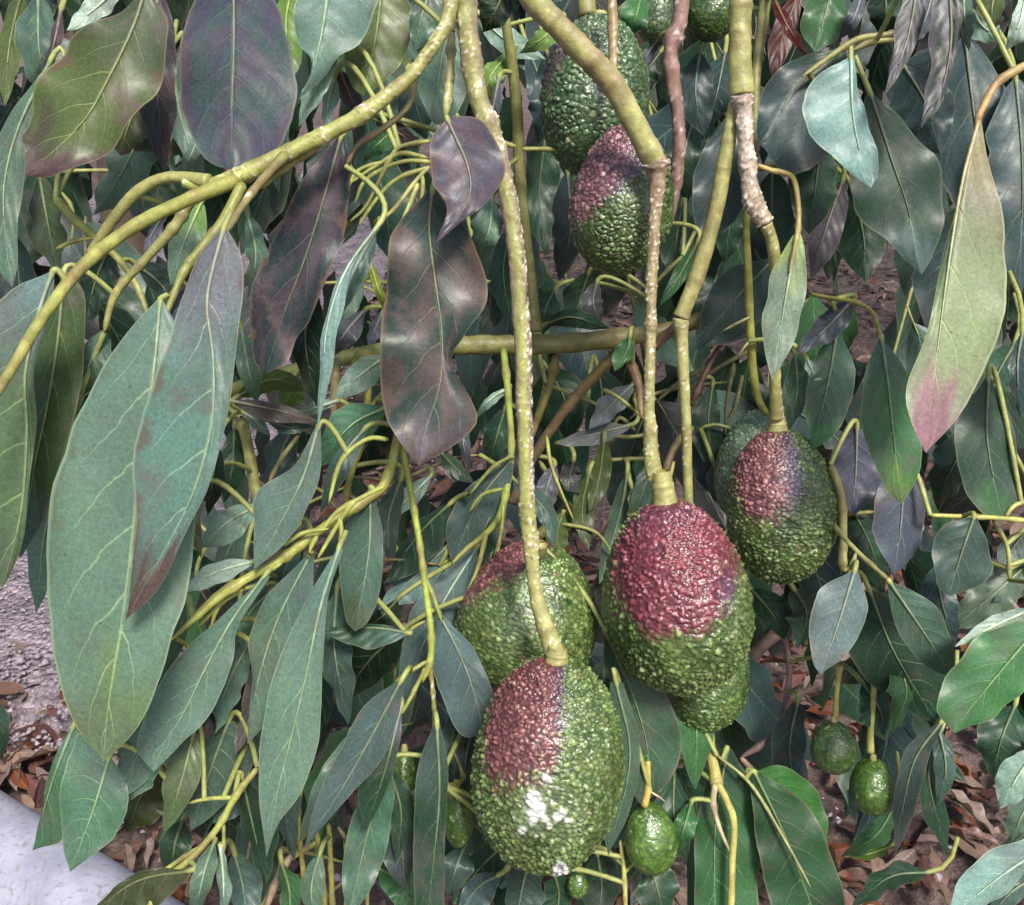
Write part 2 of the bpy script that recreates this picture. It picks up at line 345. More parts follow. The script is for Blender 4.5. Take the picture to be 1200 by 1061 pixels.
def petiole_path(pet, pts, d0, d1, Mid, petd=None):
    a = Mid[0]
    rib = [m + np.array([0, 0, -.0003]) for m in Mid[1:int(len(Mid) * .72)]]
    if pet:
        pd = d0 if petd is None else petd
        pp = cr(list(pet) + [pts[0]], 9)[:-1]; dd = np.linspace(pd, d0, 9)[:-1]
        pre = [un(x, y, q_) for (x, y), q_ in zip(pp, dd)]
    else:
        global TKD
        if TKD is None:
            pts_ = np.vstack([p for o_, p in TUBES if not o_.name.startswith('fruit')]); TKD = kdtree.KDTree(len(pts_))
            rel = pts_ - CAM; rel = np.stack([rel @ RT, -(rel @ UP), rel @ FW], -1)
            for i_, q_ in enumerate(rel): TKD.insert(Vector(q_), i_)
            TKD.balance()
        hit, _, dist = TKD.find(Vector(a)); e = (Mid[0] - Mid[2]); e = e / (np.linalg.norm(e) + 1e-9)
        if dist < .07:
            h0 = np.array(hit); c1 = a + e * dist * .45; pre = [h0 * (1 - t_) ** 2 + 2 * c1 * t_ * (1 - t_) + a * t_ * t_ for t_ in np.linspace(0, .92, 8)]
        else: pre = [a + e * .03 + np.array([0, -.012, .02]), a + e * .02 + np.array([0, -.005, .008]), a + e * .01 + np.array([0, -.001, .002])]
    path = pre + [a] + rib
    r0 = .0014 * (Mid[0][2] / .45) ** .5; rad = np.r_[np.linspace(r0 * .9, r0, len(pre) + 1), np.linspace(r0 * .62, r0 * .2, len(rib))]
    return path, rad, len(rib)
def OL(t, mid, L, Rr, d0, d1=None, t1=None, t2=None, bow=0.0, fold=.2, wave=.06, tilt=0.0, pet=None, petd=None, veins=.85, scar=.3, blot=None, nu=34, nv=13, petc=(.27, .31, .11), name='leaf', label=None):
    seed = random.random(); d1 = d0 if d1 is None else d1
    Mid, d = depth_line(mid, d0, d1, nu, bow); Lf, _ = depth_line(L, d0, d1, nu, bow); Rt, _ = depth_line(Rr, d0, d1, nu, bow)
    wm = np.mean(np.linalg.norm(Rt - Lf, axis=1)) / 2; kf = random.choice((2.3, 3.2)); ph = random.random() * 6
    z = lambda uu, s: wm * math.sin(math.pi * min(max(uu, 0), 1)) ** .5 * (-fold * abs(s) + tilt * s + wave * 2.5 * s * s * math.sin(kf * 2 * math.pi * uu + ph + (1.3 if s > 0 else 0)))
    V, luv, col = leaf_arrays(Mid, Lf, Rt, nv, z, t, t if t1 is None else t1, t if t2 is None else t2, veins, scar, seed, blot)
    finish_leaf(V, luv, col, veins, scar, petiole_path(pet, mid, d0, d1, Mid, petd), name, petc, label)

# ------------------------------------------------------------------ the tree: branches, stalks
tree = empty('avocado_tree', (0.05, 0.75, 0.0), 'avocado tree filling the view with drooping leafy twigs and long fruit stalks', 'tree')
TUBES = []
YG = (.29, .30, .115); PALE = (.40, .41, .19); OLV = (.20, .21, .075); GRN = (.16, .22, .06); BRN = (.14, .085, .045); PNK = (.27, .17, .17); GRY = (.40, .34, .34); TAN = (.26, .20, .10)
def TB(name, pts, d, r, c, c1=None, m=12, rough=.05, scab=None, step=4.0, knots=(), label=None, lil=0):
    """pts pixel path, d distance or (start, end), r pixel radius or list, scab=(amount, side) white crust."""
    d = d if isinstance(d, (tuple, list)) else (d, d)
    P = np.asarray(pts, float); ln = np.linalg.norm(np.diff(P, axis=0), axis=1).sum(); n = max(6, int(ln / step))
    path, dd = depth_line(pts, d[0], d[1], n)
    endt = np.ones(n)
    if name == 'twig': endt = np.clip(np.minimum((1 - np.linspace(0, 1, n)) * ln / 14 + .3, np.linspace(0, 1, n) * ln / 8 + .5), 0, 1)
    thin = .84 if name == 'twig' else 1.0; nod = sorted(random.uniform(.1, .95) for _ in range(int(ln / 45) + 1)) if name == 'twig' else (sorted(random.random() for _ in range(int(ln / 60))) if name == 'branch' else []); na = .28 if name == 'twig' else .09
    rr = np.interp(np.linspace(0, 1, n), np.linspace(0, 1, len(r)), r) if isinstance(r, (tuple, list)) else np.full(n, float(r))
    V, Fc = tube_geo(path, rr * dd / F, m); V = V.reshape(n, m, 3); seed = random.random() * 50
    cen = path[:, None]; dirs = V - cen; rad = np.linalg.norm(dirs, axis=2, keepdims=True); dirs = dirs / (rad + 1e-9)
    col = np.ones((n, m, 4)); c0 = np.array(c); cc1 = np.array(c if c1 is None else c1); px = cr(pts, n)
    for i in range(n):
        f = i / (n - 1); kn = 0.0
        for (kx, ky, ka) in knots:
            kn += ka * math.exp(-((px[i][0] - kx) ** 2 + (px[i][1] - ky) ** 2) / 60.0)
        for j in range(m):
            p = V[i, j] * 1000; a = nz((p[0] + seed, p[1], p[2]), .11); b = nz((p[0], p[1] + seed, p[2]), .6); e = nz((p[0], p[1], p[2] + seed), 1.15)
            k = rough * (a * 1.6 + b * .9)
            base = c0 * (1 - f) + cc1 * f
            base = base * (1 + .34 * a); br_ = np.clip(nz((p[0] * .6 + seed, p[1] * .6, p[2] * .6), .09) * 2.2 - .15, 0, 1) * .45; base = base * (1 - br_) + np.array((.20, .125, .07)) * br_
            if nod: qn = min(1, sum(math.exp(-((f - q_) * ln / 3.0) ** 2) for q_ in nod)) * .4; base = base * (1 - qn) + np.array((.15, .10, .06)) * qn
            if kn > .08: base = base * (1 - min(kn, 1) * .45) + np.array((.16, .09, .085)) * min(kn, 1) * .45
            if lil:
                g_ = np.clip(abs(dirs[i, j, 0]) * 1.5 - .55 + .9 * nz((dirs[i, j, 0] * 3, p[1] * .02, seed), 1.0), 0, 1) * lil; base = base * (1 - g_) + np.array((.31, .225, .245)) * g_
            if scab:
                am = scab[0]
                if len(scab) > 1 and scab[1]: am = am - .55 + .8 * max(0, dirs[i, j, 0] * scab[1])
                if len(scab) > 2: am *= np.interp(f, scab[2][0], scab[2][1])
                s1 = np.clip((b + .5 * e + a * .5 - .55 + am) * 3.5, 0, 1); s2 = np.clip((nz((p[0] + 31, p[1], p[2] + seed), .85) + .4 * a - .52 + am * .9) * 5, 0, 1)
                base = base * (1 - s1) + np.array((.72, .66, .66)) * s1; base = base * (1 - .75 * s2) + np.array((.10, .055, .045)) * .75 * s2
                k += .09 * s1 + .06 * s2 * b
            col[i, j, :3] = base
            V[i, j] = cen[i, 0] + dirs[i, j] * rad[i, j] * thin * endt[i] * (1 + k + kn * (.55 + .25 * b) + (na * sum(math.exp(-((f - q_) * ln / 4.5) ** 2) for q_ in nod) if nod else 0))
    # close the ends
    V2 = np.vstack([V.reshape(-1, 3), path[0], path[-1]]); N0 = n * m
    caps = [(N0, (j + 1) % m, j, j) for j in range(m)] + [(N0 + 1, (n - 1) * m + j, (n - 1) * m + (j + 1) % m, (n - 1) * m + (j + 1) % m) for j in range(m)]
    C2 = np.vstack([col.reshape(-1, 4), col[0, 0], col[-1, 0]])
    me = bpy.data.meshes.new(name)
    me.from_pydata([tuple(v) for v in to_world(V2)], [], [tuple(q) for q in Fc.tolist()] + [q[:3] for q in caps])
    me.materials.append(M_BARK); me.polygons.foreach_set('use_smooth', np.ones(len(me.polygons), bool))
    at = me.attributes.new('tint', 'FLOAT_COLOR', 'POINT'); at.data.foreach_set('color', C2.astype(np.float32).ravel()); me.update()
    o = add(name, me, tree)
    if label: o['label'] = label
    TUBES.append((o, to_world(path)))
    return o

# big branches
TB('branch', [(600, -60), (622, -5), (665, 42), (715, 95), (740, 138), (758, 172), (768, 192)], (.44, .475), [15, 15, 14, 14, 13.5, 14, 13], YG, (.33, .34, .13), lil=.6, m=20, rough=.05, step=2.5, knots=((672, 58, .12), (760, 178, .25), (735, 105, .1)), label='thick smooth yellow green branch slanting down over the upper fruit')
TB('branch', [(543, -80), (546, -5), (551, 60), (560, 112), (577, 160), (592, 215), (604, 290), (612, 400), (615, 500), (617, 590)], (.43, .46), [14, 13, 12, 11.5, 10.5, 9.8, 9.8, 9.5, 9, 8.8], (.24, .25, .10), (.27, .30, .09), lil=.75, m=32, rough=.08, step=2.2, scab=(.42, 1, ((0, .25, .45, .7, 1), (-.6, -.1, .8, 1.1, 1.2))), knots=((545, 82, .5), (574, 142, .3), (574, 150, .3), (603, 438, .25)), label='long scabby branch hanging straight down the middle')
TB('branch', [(866, -60), (868, -5), (867, 60), (869, 112)], (.46, .47), [13, 13, 12.5, 14], (.30, .30, .12), YG, m=20, rough=.05, step=2.5, knots=((876, 105, .3), (863, 70, .1), (866, 8, .12)))
TB('branch', [(869, 112), (873, 150), (876, 200), (884, 236), (897, 262)], (.47, .48), [12, 9, 9.5, 10, 8.5], GRY, (.33, .28, .21), m=26, rough=.14, step=2, scab=(.22, 0), knots=((881, 118, .4), (876, 190, .2), (880, 235, .3), (896, 258, .25)), label='pale cracked grey section of branch')
TB('fruit_stalk', [(897, 262), (906, 290), (911, 350), (908, 430), (910, 490)], (.48, .535), [7.5, 7, 7, 6.5, 8], YG, m=14, rough=.07, step=2.2, scab=(.08, 1, ((0, .5, .7, 1), (0, .3, 1.3, 1.2))))
TB('branch', [(860, 120), (851, 180), (838, 250), (818, 320), (798, 372)], (.475, .50), [6, 9, 9, 9.5, 9], YG, (.27, .26, .11), m=16, rough=.05, step=2.5, knots=((835, 295, .25), (798, 374, .25)))
TB('fruit_stalk', [(798, 372), (800, 420), (804, 500), (807, 600)], (.50, .53), [8, 6.5, 6, 5.5], PALE, YG, m=14, rough=.06, step=2.5, scab=(.06, 0), knots=((798, 378, .3),))
TB('fruit_stalk', [(768, 188), (770, 220), (765, 300), (762, 400), (761, 480), (764, 535), (768, 562)], (.475, .495), [12, 7, 6.6, 6.3, 6.2, 7, 11.5], (.23, .17, .13), (.30, .31, .12), m=28, rough=.11, step=1.8, scab=(.17, 0, ((0, .25, .5, .7, 1), (1.0, 1.1, .8, .5, .2))), knots=((767, 196, .6), (764, 385, .35), (762, 380, .3), (762, 505, .25)), label='crusty fruit stalk speckled white and brown')
TB('fruit_stalk', [(617, 588), (622, 640), (627, 690), (640, 738), (651, 766)], (.46, .468), [10.5, 9.5, 7.5, 10, 12], YG, (.36, .37, .17), m=26, rough=.08, step=1.8, scab=(.2, 0, ((0, .3, .5, 1), (1.2, 1, .2, 0))), knots=((637, 735, .15),))
TB('twig', [(622, 630), (628, 650), (640, 645)], (.465, .52), [9, 8, 7], OLV, m=10)
TB('branch', [(530, -10), (522, 30), (500, 65), (475, 95), (430, 130), (400, 148), (340, 178), (280, 207), (240, 218), (215, 213)], (.43, .42), [10, 8.2, 7.8, 8.2, 9.5, 9, 10, 11, 9, 7.5], (.26, .27, .10), (.30, .34, .10), m=20, rough=.06, step=2.5, scab=(.18, 0, ((0, .2, .3, 1), (1.3, 1.3, 0, 0))), knots=((413, 127, .2), (300, 205, .12)), label='yellow green branch sweeping across the upper left')
TB('branch', [(245, 213), (200, 208), (165, 222), (140, 248), (120, 275), (105, 298)], (.418, .43), [9, 6.5, 7, 7, 6, 5], YG, OLV, m=14)
TB('branch', [(275, 212), (225, 232), (170, 258), (125, 288), (85, 325), (45, 380), (15, 430), (-30, 500)], (.415, .318), [9, 8, 8, 7.5, 7, 6.5, 6, 6], (.25, .27, .07), (.27, .29, .09), m=16, step=3)
TB('twig', [(225, 232), (205, 265), (165, 310), (135, 345), (122, 390)], (.42, .42), [8, 7, 6, 5, 4], OLV, YG, m=12)
TB('twig', [(285, 215), (262, 258), (232, 295), (212, 325), (192, 375)], (.415, .40), [8, 7, 6, 5, 4], (.2, .22, .06), m=12)
TB('twig', [(335, 180), (300, 220), (275, 255), (262, 275)], (.42, .385), [8, 6, 5, 4.5], OLV, (.22, .2, .1), m=12, scab=(.06, 0))
TB('twig', [(487, 90), (478, 125), (450, 150), (420, 170), (405, 195)], (.44, .44), [5, 4.5, 4.5, 4, 3], OLV, (.14, .09, .06), m=10)
TB('twig', [(395, 155), (370, 172), (330, 200), (305, 222)], (.425, .43), [5, 6, 5, 4], YG, OLV, m=10)
TB('twig', [(530, 38), (527, 90), (522, 138)], (.455, .45), [5, 5.5, 6], PALE, YG, m=12, scab=(.03, 0), knots=((526, 92, .2),))
TB('twig', [(65, 232), (85, 255), (110, 278), (140, 305), (160, 335), (175, 375)], (.46, .455), [7, 6, 5, 5, 4.5, 4], (.26, .29, .07), OLV, m=10)
TB('twig', [(66, 292), (85, 283), (110, 279)], .455, [3, 3, 3], (.26, .29, .08), m=8)
TB('branch', [(582, -50), (592, 22), (602, 90), (607, 150), (610, 220), (618, 300), (628, 388)], (.52, .60), [6, 6, 6.5, 7.5, 7, 8], OLV, (.13, .15, .06), m=12)
for q in ([(605, 172), (575, 165), (555, 168)], [(612, 175), (640, 175), (665, 178)], [(608, 185), (592, 196), (575, 205)]):
    TB('twig', q, .54, [3.5, 3, 2.5], (.22, .25, .06), m=8)
TB('branch', [(230, 470), (310, 445), (380, 425), (460, 410), (545, 405), (650, 403), (735, 395), (800, 382), (870, 350)], (.62, .62), [7, 8, 9, 10, 11, 11.5, 11, 9, 7], (.16, .19, .055), (.18, .17, .07), m=18, rough=.06, knots=((572, 408, .2), (722, 395, .3)), label='stout olive branch crossing level behind the fruit stalks')
TB('branch', [(725, 412), (690, 448), (655, 490), (620, 545), (600, 590)], (.63, .66), [7, 6.5, 6, 6, 6], (.16, .12, .05), (.11, .08, .05), m=12)
TB('twig', [(652, 415), (645, 450), (630, 490), (615, 530)], (.63, .65), [6, 5.5, 5, 5], (.2, .18, .06), m=12)
TB('twig', [(735, 415), (748, 450), (752, 490)], (.62, .6), [6, 5.5, 5], (.2, .12, .07), m=10)
TB('twig', [(590, 408), (596, 470), (599, 530), (590, 590), (575, 620), (545, 645), (530, 660)], (.61, .52), [5, 4.5, 4.5, 5, 5, 4, 3], (.22, .28, .06), m=12)
TB('twig', [(598, 535), (575, 550), (550, 580)], .545, [3, 2.5, 2], (.23, .28, .07), m=8)
TB('twig', [(590, 573), (565, 580), (550, 600)], .54, [3, 2.5, 2], (.23, .28, .07), m=8)
TB('twig', [(590, 590), (587, 625), (580, 650)], .53, [3, 2.5, 2], (.23, .28, .07), m=8)
TB('twig', [(570, 625), (560, 665), (545, 700)], .525, [3.5, 3, 2], (.23, .28, .07), m=8)
TB('branch', [(800, -20), (797, 20), (786, 60), (791, 110), (796, 160), (793, 212), (784, 262)], (.54, .575), [10, 9, 9, 8, 7.5, 6.5, 5], PNK, (.24, .15, .15), m=14, rough=.12, scab=(.08, 0), knots=((788, 45, .45), (795, 95, .2)), label='dull pink bare twig hanging beside the upper fruit')
TB('fruit_stalk', [(716, -20), (718, 30), (719, 85), (722, 120)], .495, [6, 6, 5.5, 5], TAN, m=12, scab=(.15, 0))
TB('fruit_stalk', [(685, -40), (687, 0), (689, 20)], .54, [10, 10, 11], YG, OLV, m=14)
TB('fruit_stalk', [(882, 210), (875, 260), (877, 330), (881, 420), (888, 465), (898, 485)], (.51, .575), [4, 4, 5, 5, 5, 4], (.27, .29, .08), m=12)
TB('twig', [(878, 372), (862, 380), (847, 388)], .54, [2.2, 2, 2], PALE, m=6)
TB('twig', [(878, 400), (870, 410), (865, 418)], .545, [2.2, 2, 2], PALE, m=6)
TB('branch', [(898, -10), (892, 40), (885, 100), (884, 200)], .56, [7, 6, 6, 5], (.16, .17, .05), m=10)
TB('twig', [(805, 372), (778, 395), (760, 415)], (.50, .53), [7, 6, 5], (.22, .15, .11), m=10)
TB('twig', [(812, 500), (790, 525), (778, 560)], .6, [6, 5, 5], OLV, (.17, .1, .07), m=10)
TB('twig', [(848, 398), (830, 430), (810, 475)], .62, [4, 4, 4], (.10, .045, .045), m=8)
for q in ([(880, 410), (840, 432), (800, 460)], [(860, 425), (852, 470), (850, 510)], [(830, 430), (800, 445), (770, 470)], [(870, 440), (860, 480), (845, 505)]):
    TB('twig', q, .66, [3.5, 3, 2.5], (.15, .17, .07), m=8)
# right side twigs
TB('twig', [(1215, 72), (1192, 82), (1168, 98), (1152, 125), (1143, 148)], (.42, .42), [6, 6, 5.5, 5.5, 4], (.36, .30, .13), (.38, .24, .10), m=14)
TB('twig', [(1085, 20), (1055, 38), (1010, 45), (985, 58), (940, 90)], .50, [4, 4, 5, 4, 3], (.24, .25, .09), m=10)
TB('twig', [(1050, 47), (1020, 50), (998, 60)], .49, [4, 4, 4], (.26, .26, .10), m=8)
TB('twig', [(885, 193), (905, 200), (928, 207), (935, 235), (935, 270), (925, 320)], (.485, .485), [3.5, 3.5, 4, 3.5, 3, 2.5], (.33, .25, .09), (.28, .27, .10), m=10)
TB('twig', [(950, 345), (975, 350), (1000, 354), (1022, 366), (1033, 396)], (.53, .475), [3, 3, 3.5, 3, 2.5], (.25, .28, .08), m=8)
TB('twig', [(973, 545), (985, 580), (988, 620), (987, 670)], .53, [6, 6, 5.5, 6], (.24, .22, .10), YG, m=10)
TB('twig', [(968, 605), (1000, 642), (1043, 682)], (.535, .495), [3.5, 3.5, 3], (.28, .30, .12), m=8)
TB('twig', [(1003, 648), (997, 668), (990, 690)], .50, [3, 3, 2.5], (.28, .30, .12), m=8)
TB('fruit_stalk', [(985, 780), (980, 815), (979, 842)], .58, [3.2, 3.2, 4], (.36, .36, .11), m=10)
TB('fruit_stalk', [(1012, 732), (1024, 760), (1024, 810), (1020, 860), (1020, 882)], .57, [3.2, 3.5, 3.6, 3.6, 4.6], (.36, .36, .12), m=10)
TB('twig', [(1090, 604), (1140, 606), (1180, 608), (1240, 615)], .50, [3, 3.5, 3.5, 4], (.36, .38, .11), m=8)
TB('twig', [(1163, 608), (1180, 640), (1183, 680)], .51, [3, 3, 4], (.26, .28, .10), m=8)
TB('twig', [(1178, 606), (1190, 592), (1215, 585)], .5, [3, 3, 3], (.34, .36, .12), m=8)
TB('twig', [(965, 602), (1000, 602), (1025, 600)], .56, [3, 3, 3], (.26, .24, .10), m=8)
TB('fruit_stalk', [(829, 815), (832, 870), (840, 920)], (.57, .54), [6, 5.6, 7], (.36, .34, .12), m=10, knots=((840, 920, .3),))
TB('fruit_stalk', [(838, 912), (852, 940), (860, 965), (858, 1010), (856, 1090)], .54, [4.3, 4.3, 4.3, 4.2, 4.2], (.36, .35, .12), m=10)
TB('twig', [(838, 918), (836, 945), (845, 975), (856, 1000)], .54, [5, 4, 3, 2], (.40, .36, .25), m=8)
TB('twig', [(840, 885), (880, 920), (920, 985), (950, 1040)], (.545, .53), [2, 2.5, 2, 1.5], (.25, .28, .12), m=6)
TB('twig', [(910, 720), (925, 780), (916, 840), (895, 870), (868, 888)], .64, [4, 4, 4, 4, 4], (.22, .15, .16), m=8, label='thin dry pinkish vine curling behind the fruit')
TB('twig', [(868, 888), (885, 910), (893, 950), (890, 1000), (883, 1035)], .60, [4, 4, 3, 3, 2], (.26, .20, .17), m=8)
TB('branch', [(915, 738), (890, 760), (868, 790)], .70, [8, 8, 8], (.20, .13, .13), m=10)
TB('fruit_stalk', [(759, 892), (759, 925), (755, 945)], .515, [3.5, 4, 4.5], (.42, .34, .10), m=10)
TB('twig', [(727, 985), (731, 1020), (734, 1080)], .53, [3, 3, 3], (.36, .36, .12), m=8)
TB('twig', [(762, 928), (772, 934), (780, 940)], .515, [1.6, 1.4, 1.2], (.5, .45, .36), m=6)
# lower left twigs
TB('twig', [(470, 480), (462, 530), (450, 568), (425, 588), (380, 618), (330, 655), (270, 690), (225, 728), (199, 752)], (.475, .43), [5, 6, 7, 7, 6.5, 7, 6, 5, 2], (.27, .31, .06), (.33, .35, .09), m=14)
for q in ([(450, 570), (430, 580), (395, 600), (375, 625)], [(455, 515), (430, 515), (400, 540), (385, 590)], [(330, 640), (355, 625), (385, 620)], [(275, 680), (245, 705), (205, 748)], [(285, 690), (262, 705), (232, 735)], [(268, 692), (255, 712), (247, 735)], [(418, 585), (405, 600), (372, 655)], [(330, 660), (318, 668), (310, 676)], [(398, 605), (400, 625), (397, 642)], [(372, 628), (365, 640), (362, 650)]):
    TB('twig', q, .445, [3.5, 3.2, 2.6], (.30, .34, .09), m=8)
TB('twig', [(470, 520), (482, 580), (492, 640), (500, 700), (505, 740), (504, 775), (495, 800)], (.48, .48), [4.5, 4.5, 4.5, 4.5, 4.5, 5, 3.5], (.28, .34, .07), m=12)
TB('twig', [(492, 660), (508, 700), (518, 730)], .48, [3, 3, 2.5], (.26, .32, .09), m=8)
TB('twig', [(503, 775), (508, 820), (510, 880), (518, 920)], (.48, .5), [3, 3, 3, 3], (.28, .31, .09), m=8, scab=(.25, 0, ((0, .25, .4, .6), (0, 1, 1, 0))))
TB('twig', [(500, 780), (480, 820), (468, 840)], .48, [3, 3, 2.5], (.28, .32, .10), m=8)
TB('twig', [(500, 775), (470, 795), (455, 815)], .475, [3, 3, 2.5], (.28, .32, .10), m=8)
TB('twig', [(498, 728), (485, 735), (476, 742)], .48, [2.5, 2.5, 2.5], (.30, .32, .10), m=6)
TB('twig', [(302, 900), (278, 930), (255, 970), (225, 1005), (190, 1035), (170, 1075)], (.46, .44), [4, 5, 5, 5, 4, 4], (.29, .32, .08), m=12)
TB('twig', [(275, 935), (245, 936), (218, 942)], .46, [3, 2.6, 2.2], (.30, .34, .10), m=8)
TB('twig', [(240, 990), (215, 1005), (180, 1028), (160, 1030)], .45, [3.5, 3.5, 3, 2], (.30, .33, .10), m=8)
TB('twig', [(262, 965), (262, 990), (258, 1010)], .455, [3, 2.5, 2], (.25, .28, .10), m=8)
for q in ([(348, 930), (352, 990), (362, 1075)], [(365, 945), (375, 1000), (382, 1075)], [(385, 965), (388, 1020), (390, 1075)], [(300, 1075), (325, 1020), (350, 1000), (375, 985)], [(330, 1000), (350, 985), (372, 960)], [(405, 980), (408, 1020), (405, 1075)]):
    TB('twig', q, .56, [3.5, 4, 4], (.30, .30, .09), m=8)
TB('twig', [(310, 1070), (325, 1030), (342, 1000)], .55, [4, 5, 5], (.36, .28, .22), m=8)
TB('branch', [(283, 490), (290, 520), (297, 560), (303, 590)], .54, [6.5, 6.5, 6.5, 6.5], (.24, .26, .08), m=12, knots=((284, 495, .3),))
TB('twig', [(272, 488), (285, 482), (305, 488)], .53, [2.5, 2.5, 2], (.30, .31, .10), m=8)
TB('twig', [(395, 420), (392, 450), (393, 500)], .56, [6, 6, 6], (.30, .27, .14), m=10)
TB('twig', [(432, 450), (428, 500), (410, 560), (405, 590)], .55, [5, 5, 5, 5], (.27, .28, .07), m=10)
TB('twig', [(452, 455), (425, 490), (405, 525)], .52, [2.5, 2.5, 2.5], (.28, .30, .10), m=8)
TB('twig', [(350, 510), (328, 540), (315, 565)], .55, [3, 3, 3], (.32, .31, .14), m=8)
TB('twig', [(575, 330), (430, 330), (428, 310)], .6, [3, 3, 3], (.24, .27, .09), m=8)
TB('twig', [(430, 310), (442, 335), (452, 360)], .56, [5, 5, 5], (.27, .31, .08), m=8)
for q in ([(505, 190), (470, 190), (430, 210), (415, 240)], [(503, 196), (465, 210), (440, 235), (420, 265)], [(503, 195), (485, 215), (462, 245), (440, 262)], [(500, 185), (470, 180), (440, 195), (410, 215)], [(490, 215), (480, 240), (470, 260)], [(505, 165), (470, 172), (455, 190), (430, 240), (410, 260)], [(495, 205), (495, 225), (490, 250)], [(450, 190), (420, 200), (405, 225)]):
    TB('twig', q, .475, [3.2, 3, 2.2], random.choice([(.30, .33, .10), (.25, .29, .08), (.34, .36, .14)]), m=8)
for q in ([(800, 300), (770, 330), (760, 350)], [(650, 520), (680, 512), (740, 512), (770, 505)], [(700, 540), (740, 538), (775, 537)], [(632, 540), (650, 570), (672, 600)], [(745, 505), (725, 490), (712, 520)], [(640, 450), (690, 470), (720, 485)], [(625, 660), (650, 640), (672, 615)], [(665, 570), (650, 580), (620, 610)]):
    TB('twig', q, .68, [3, 2.8, 2.4], random.choice([(.26, .28, .10), (.20, .22, .08)]), m=8)
TB('branch', [(560, 700), (600, 655), (640, 620), (670, 590)], .70, [5, 6, 6.5, 6.5], (.22, .21, .08), m=10)

for k_ in range(45):
    x, y = random.choice([(random.uniform(40, 470), random.uniform(200, 480)), (random.uniform(220, 620), random.uniform(420, 760)), (random.uniform(300, 560), random.uniform(880, 1061)), (random.uniform(620, 1000), random.uniform(380, 640))])
    a_ = random.uniform(-.5, 2.2); l_ = random.uniform(50, 120); c_ = random.uniform(-25, 25)
    TB('twig', [(x, y), (x + l_ * .5 * math.cos(a_) + c_ * .4, y + l_ * .5 * math.sin(a_) - abs(c_) * .5), (x + l_ * math.cos(a_), y + l_ * math.sin(a_))], random.uniform(.56, .68), [2.8, 2.4, 1.6], random.choice([(.27, .31, .09), (.22, .26, .07), (.33, .36, .14), (.2, .17, .09)]), m=6, step=7)
# ------------------------------------------------------------------ traced leaves
OL('G', [(188, 350), (181, 430), (164, 560), (148, 700), (128, 820), (121, 893)], [(186, 350), (140, 395), (95, 460), (65, 550), (47, 650), (50, 740), (72, 820), (95, 865), (121, 893)], [(190, 350), (222, 420), (232, 520), (226, 600), (214, 680), (205, 730), (185, 800), (155, 860), (121, 893)], .40, .385, t1=(.095, .148, .125), t2=(.10, .145, .085), bow=.012, scar=.22, pet=[(197, 345)], label='largest leaf, a blue green blade with a straight pale midrib')
OL((.085, .140, .120), [(262, 268), (243, 350), (250, 420), (248, 500), (226, 580), (190, 650), (147, 725)], [(258, 268), (228, 300), (207, 355), (190, 410), (165, 470), (150, 530), (155, 600), (152, 660), (147, 727)], [(266, 268), (282, 300), (284, 350), (275, 430), (262, 500), (245, 570), (215, 630), (185, 690), (147, 727)], .375, .365, t1=(.105, .112, .128), t2=(.07, .050, .048), bow=.01, tilt=.15, scar=.5, pet=[(272, 245)])
OL((.072, .108, .062), [(62, 318), (45, 370), (30, 440), (32, 500), (28, 580), (16, 640), (3, 690)], [(60, 318), (0, 345), (-60, 420), (-85, 520), (-60, 600), (-20, 660), (3, 690)], [(64, 318), (52, 380), (38, 440), (37, 500), (33, 580), (22, 640), (3, 690)], .36, .36, t1=(.12, .17, .168), fold=.15)
OL((.048, .078, .034), [(75, 320), (68, 400), (55, 480), (38, 560), (24, 650)], [(73, 320), (40, 400), (22, 480), (12, 560), (22, 655)], [(77, 318), (97, 342), (99, 380), (92, 450), (72, 540), (48, 610), (24, 655)], .405, .40, t2='A')
LF('G', [(72, 540), (52, 630), (42, 720)], 18, 18, .43, t1='A')
OL('O', [(171, -12), (155, 35), (126, 95), (100, 140), (62, 178), (29, 206)], [(168, -12), (120, 20), (80, 40), (50, 85), (32, 125), (22, 158), (30, 172), (29, 206)], [(174, -12), (196, 30), (190, 80), (165, 125), (130, 165), (100, 192), (60, 205), (29, 206)], .42, .41, t1=(.060, .078, .052), t2=(.062, .038, .042), scar=.6, wave=.1, label='olive leaf with a burnt purple brown tip')
OL('B', [(274, -35), (274, 60), (272, 120), (272, 200)], [(268, -35), (230, -8), (212, 50), (209, 100), (220, 150), (243, 188), (272, 200)], [(280, -35), (318, -5), (338, 50), (347, 100), (343, 140), (325, 175), (298, 196), (272, 200)], .44, .435, blot=(.045, .045, .068), fold=.05, wave=.03, veins=.5, label='broad oval slate blue leaf with a rounded tip')
LF((.036, .042, .052), [(185, -20), (183, 80), (192, 202)], 30, 24, .47, blot='U', roll=5)
OL('G', [(60, 70), (22, 150), (5, 220), (8, 290), (14, 337)], [(58, 70), (0, 150), (-30, 220), (-12, 300), (14, 337)], [(62, 70), (40, 120), (33, 165), (28, 205), (20, 250), (20, 300), (14, 337)], .45)
LF((.060, .085, .050), [(46, 205), (56, 260), (68, 320)], 30, 20, .47, pet=[(46, 195)])
LF('G', [(45, -10), (46, 55), (56, 112)], 30, 22, .50, blot='A'); LF('U', [(72, 10), (64, 50), (52, 92)], 9, 8, .49)
LF('W', [(145, -20), (110, 12), (78, 36)], 15, 12, .46); LF('O', [(28, -15), (12, 50), (5, 125)], 18, 15, .53)
LF('P', [(205, 103), (215, 150), (238, 210)], 13, 15, .52); LF('P', [(240, 150), (225, 180), (215, 212)], 12, 10, .53)
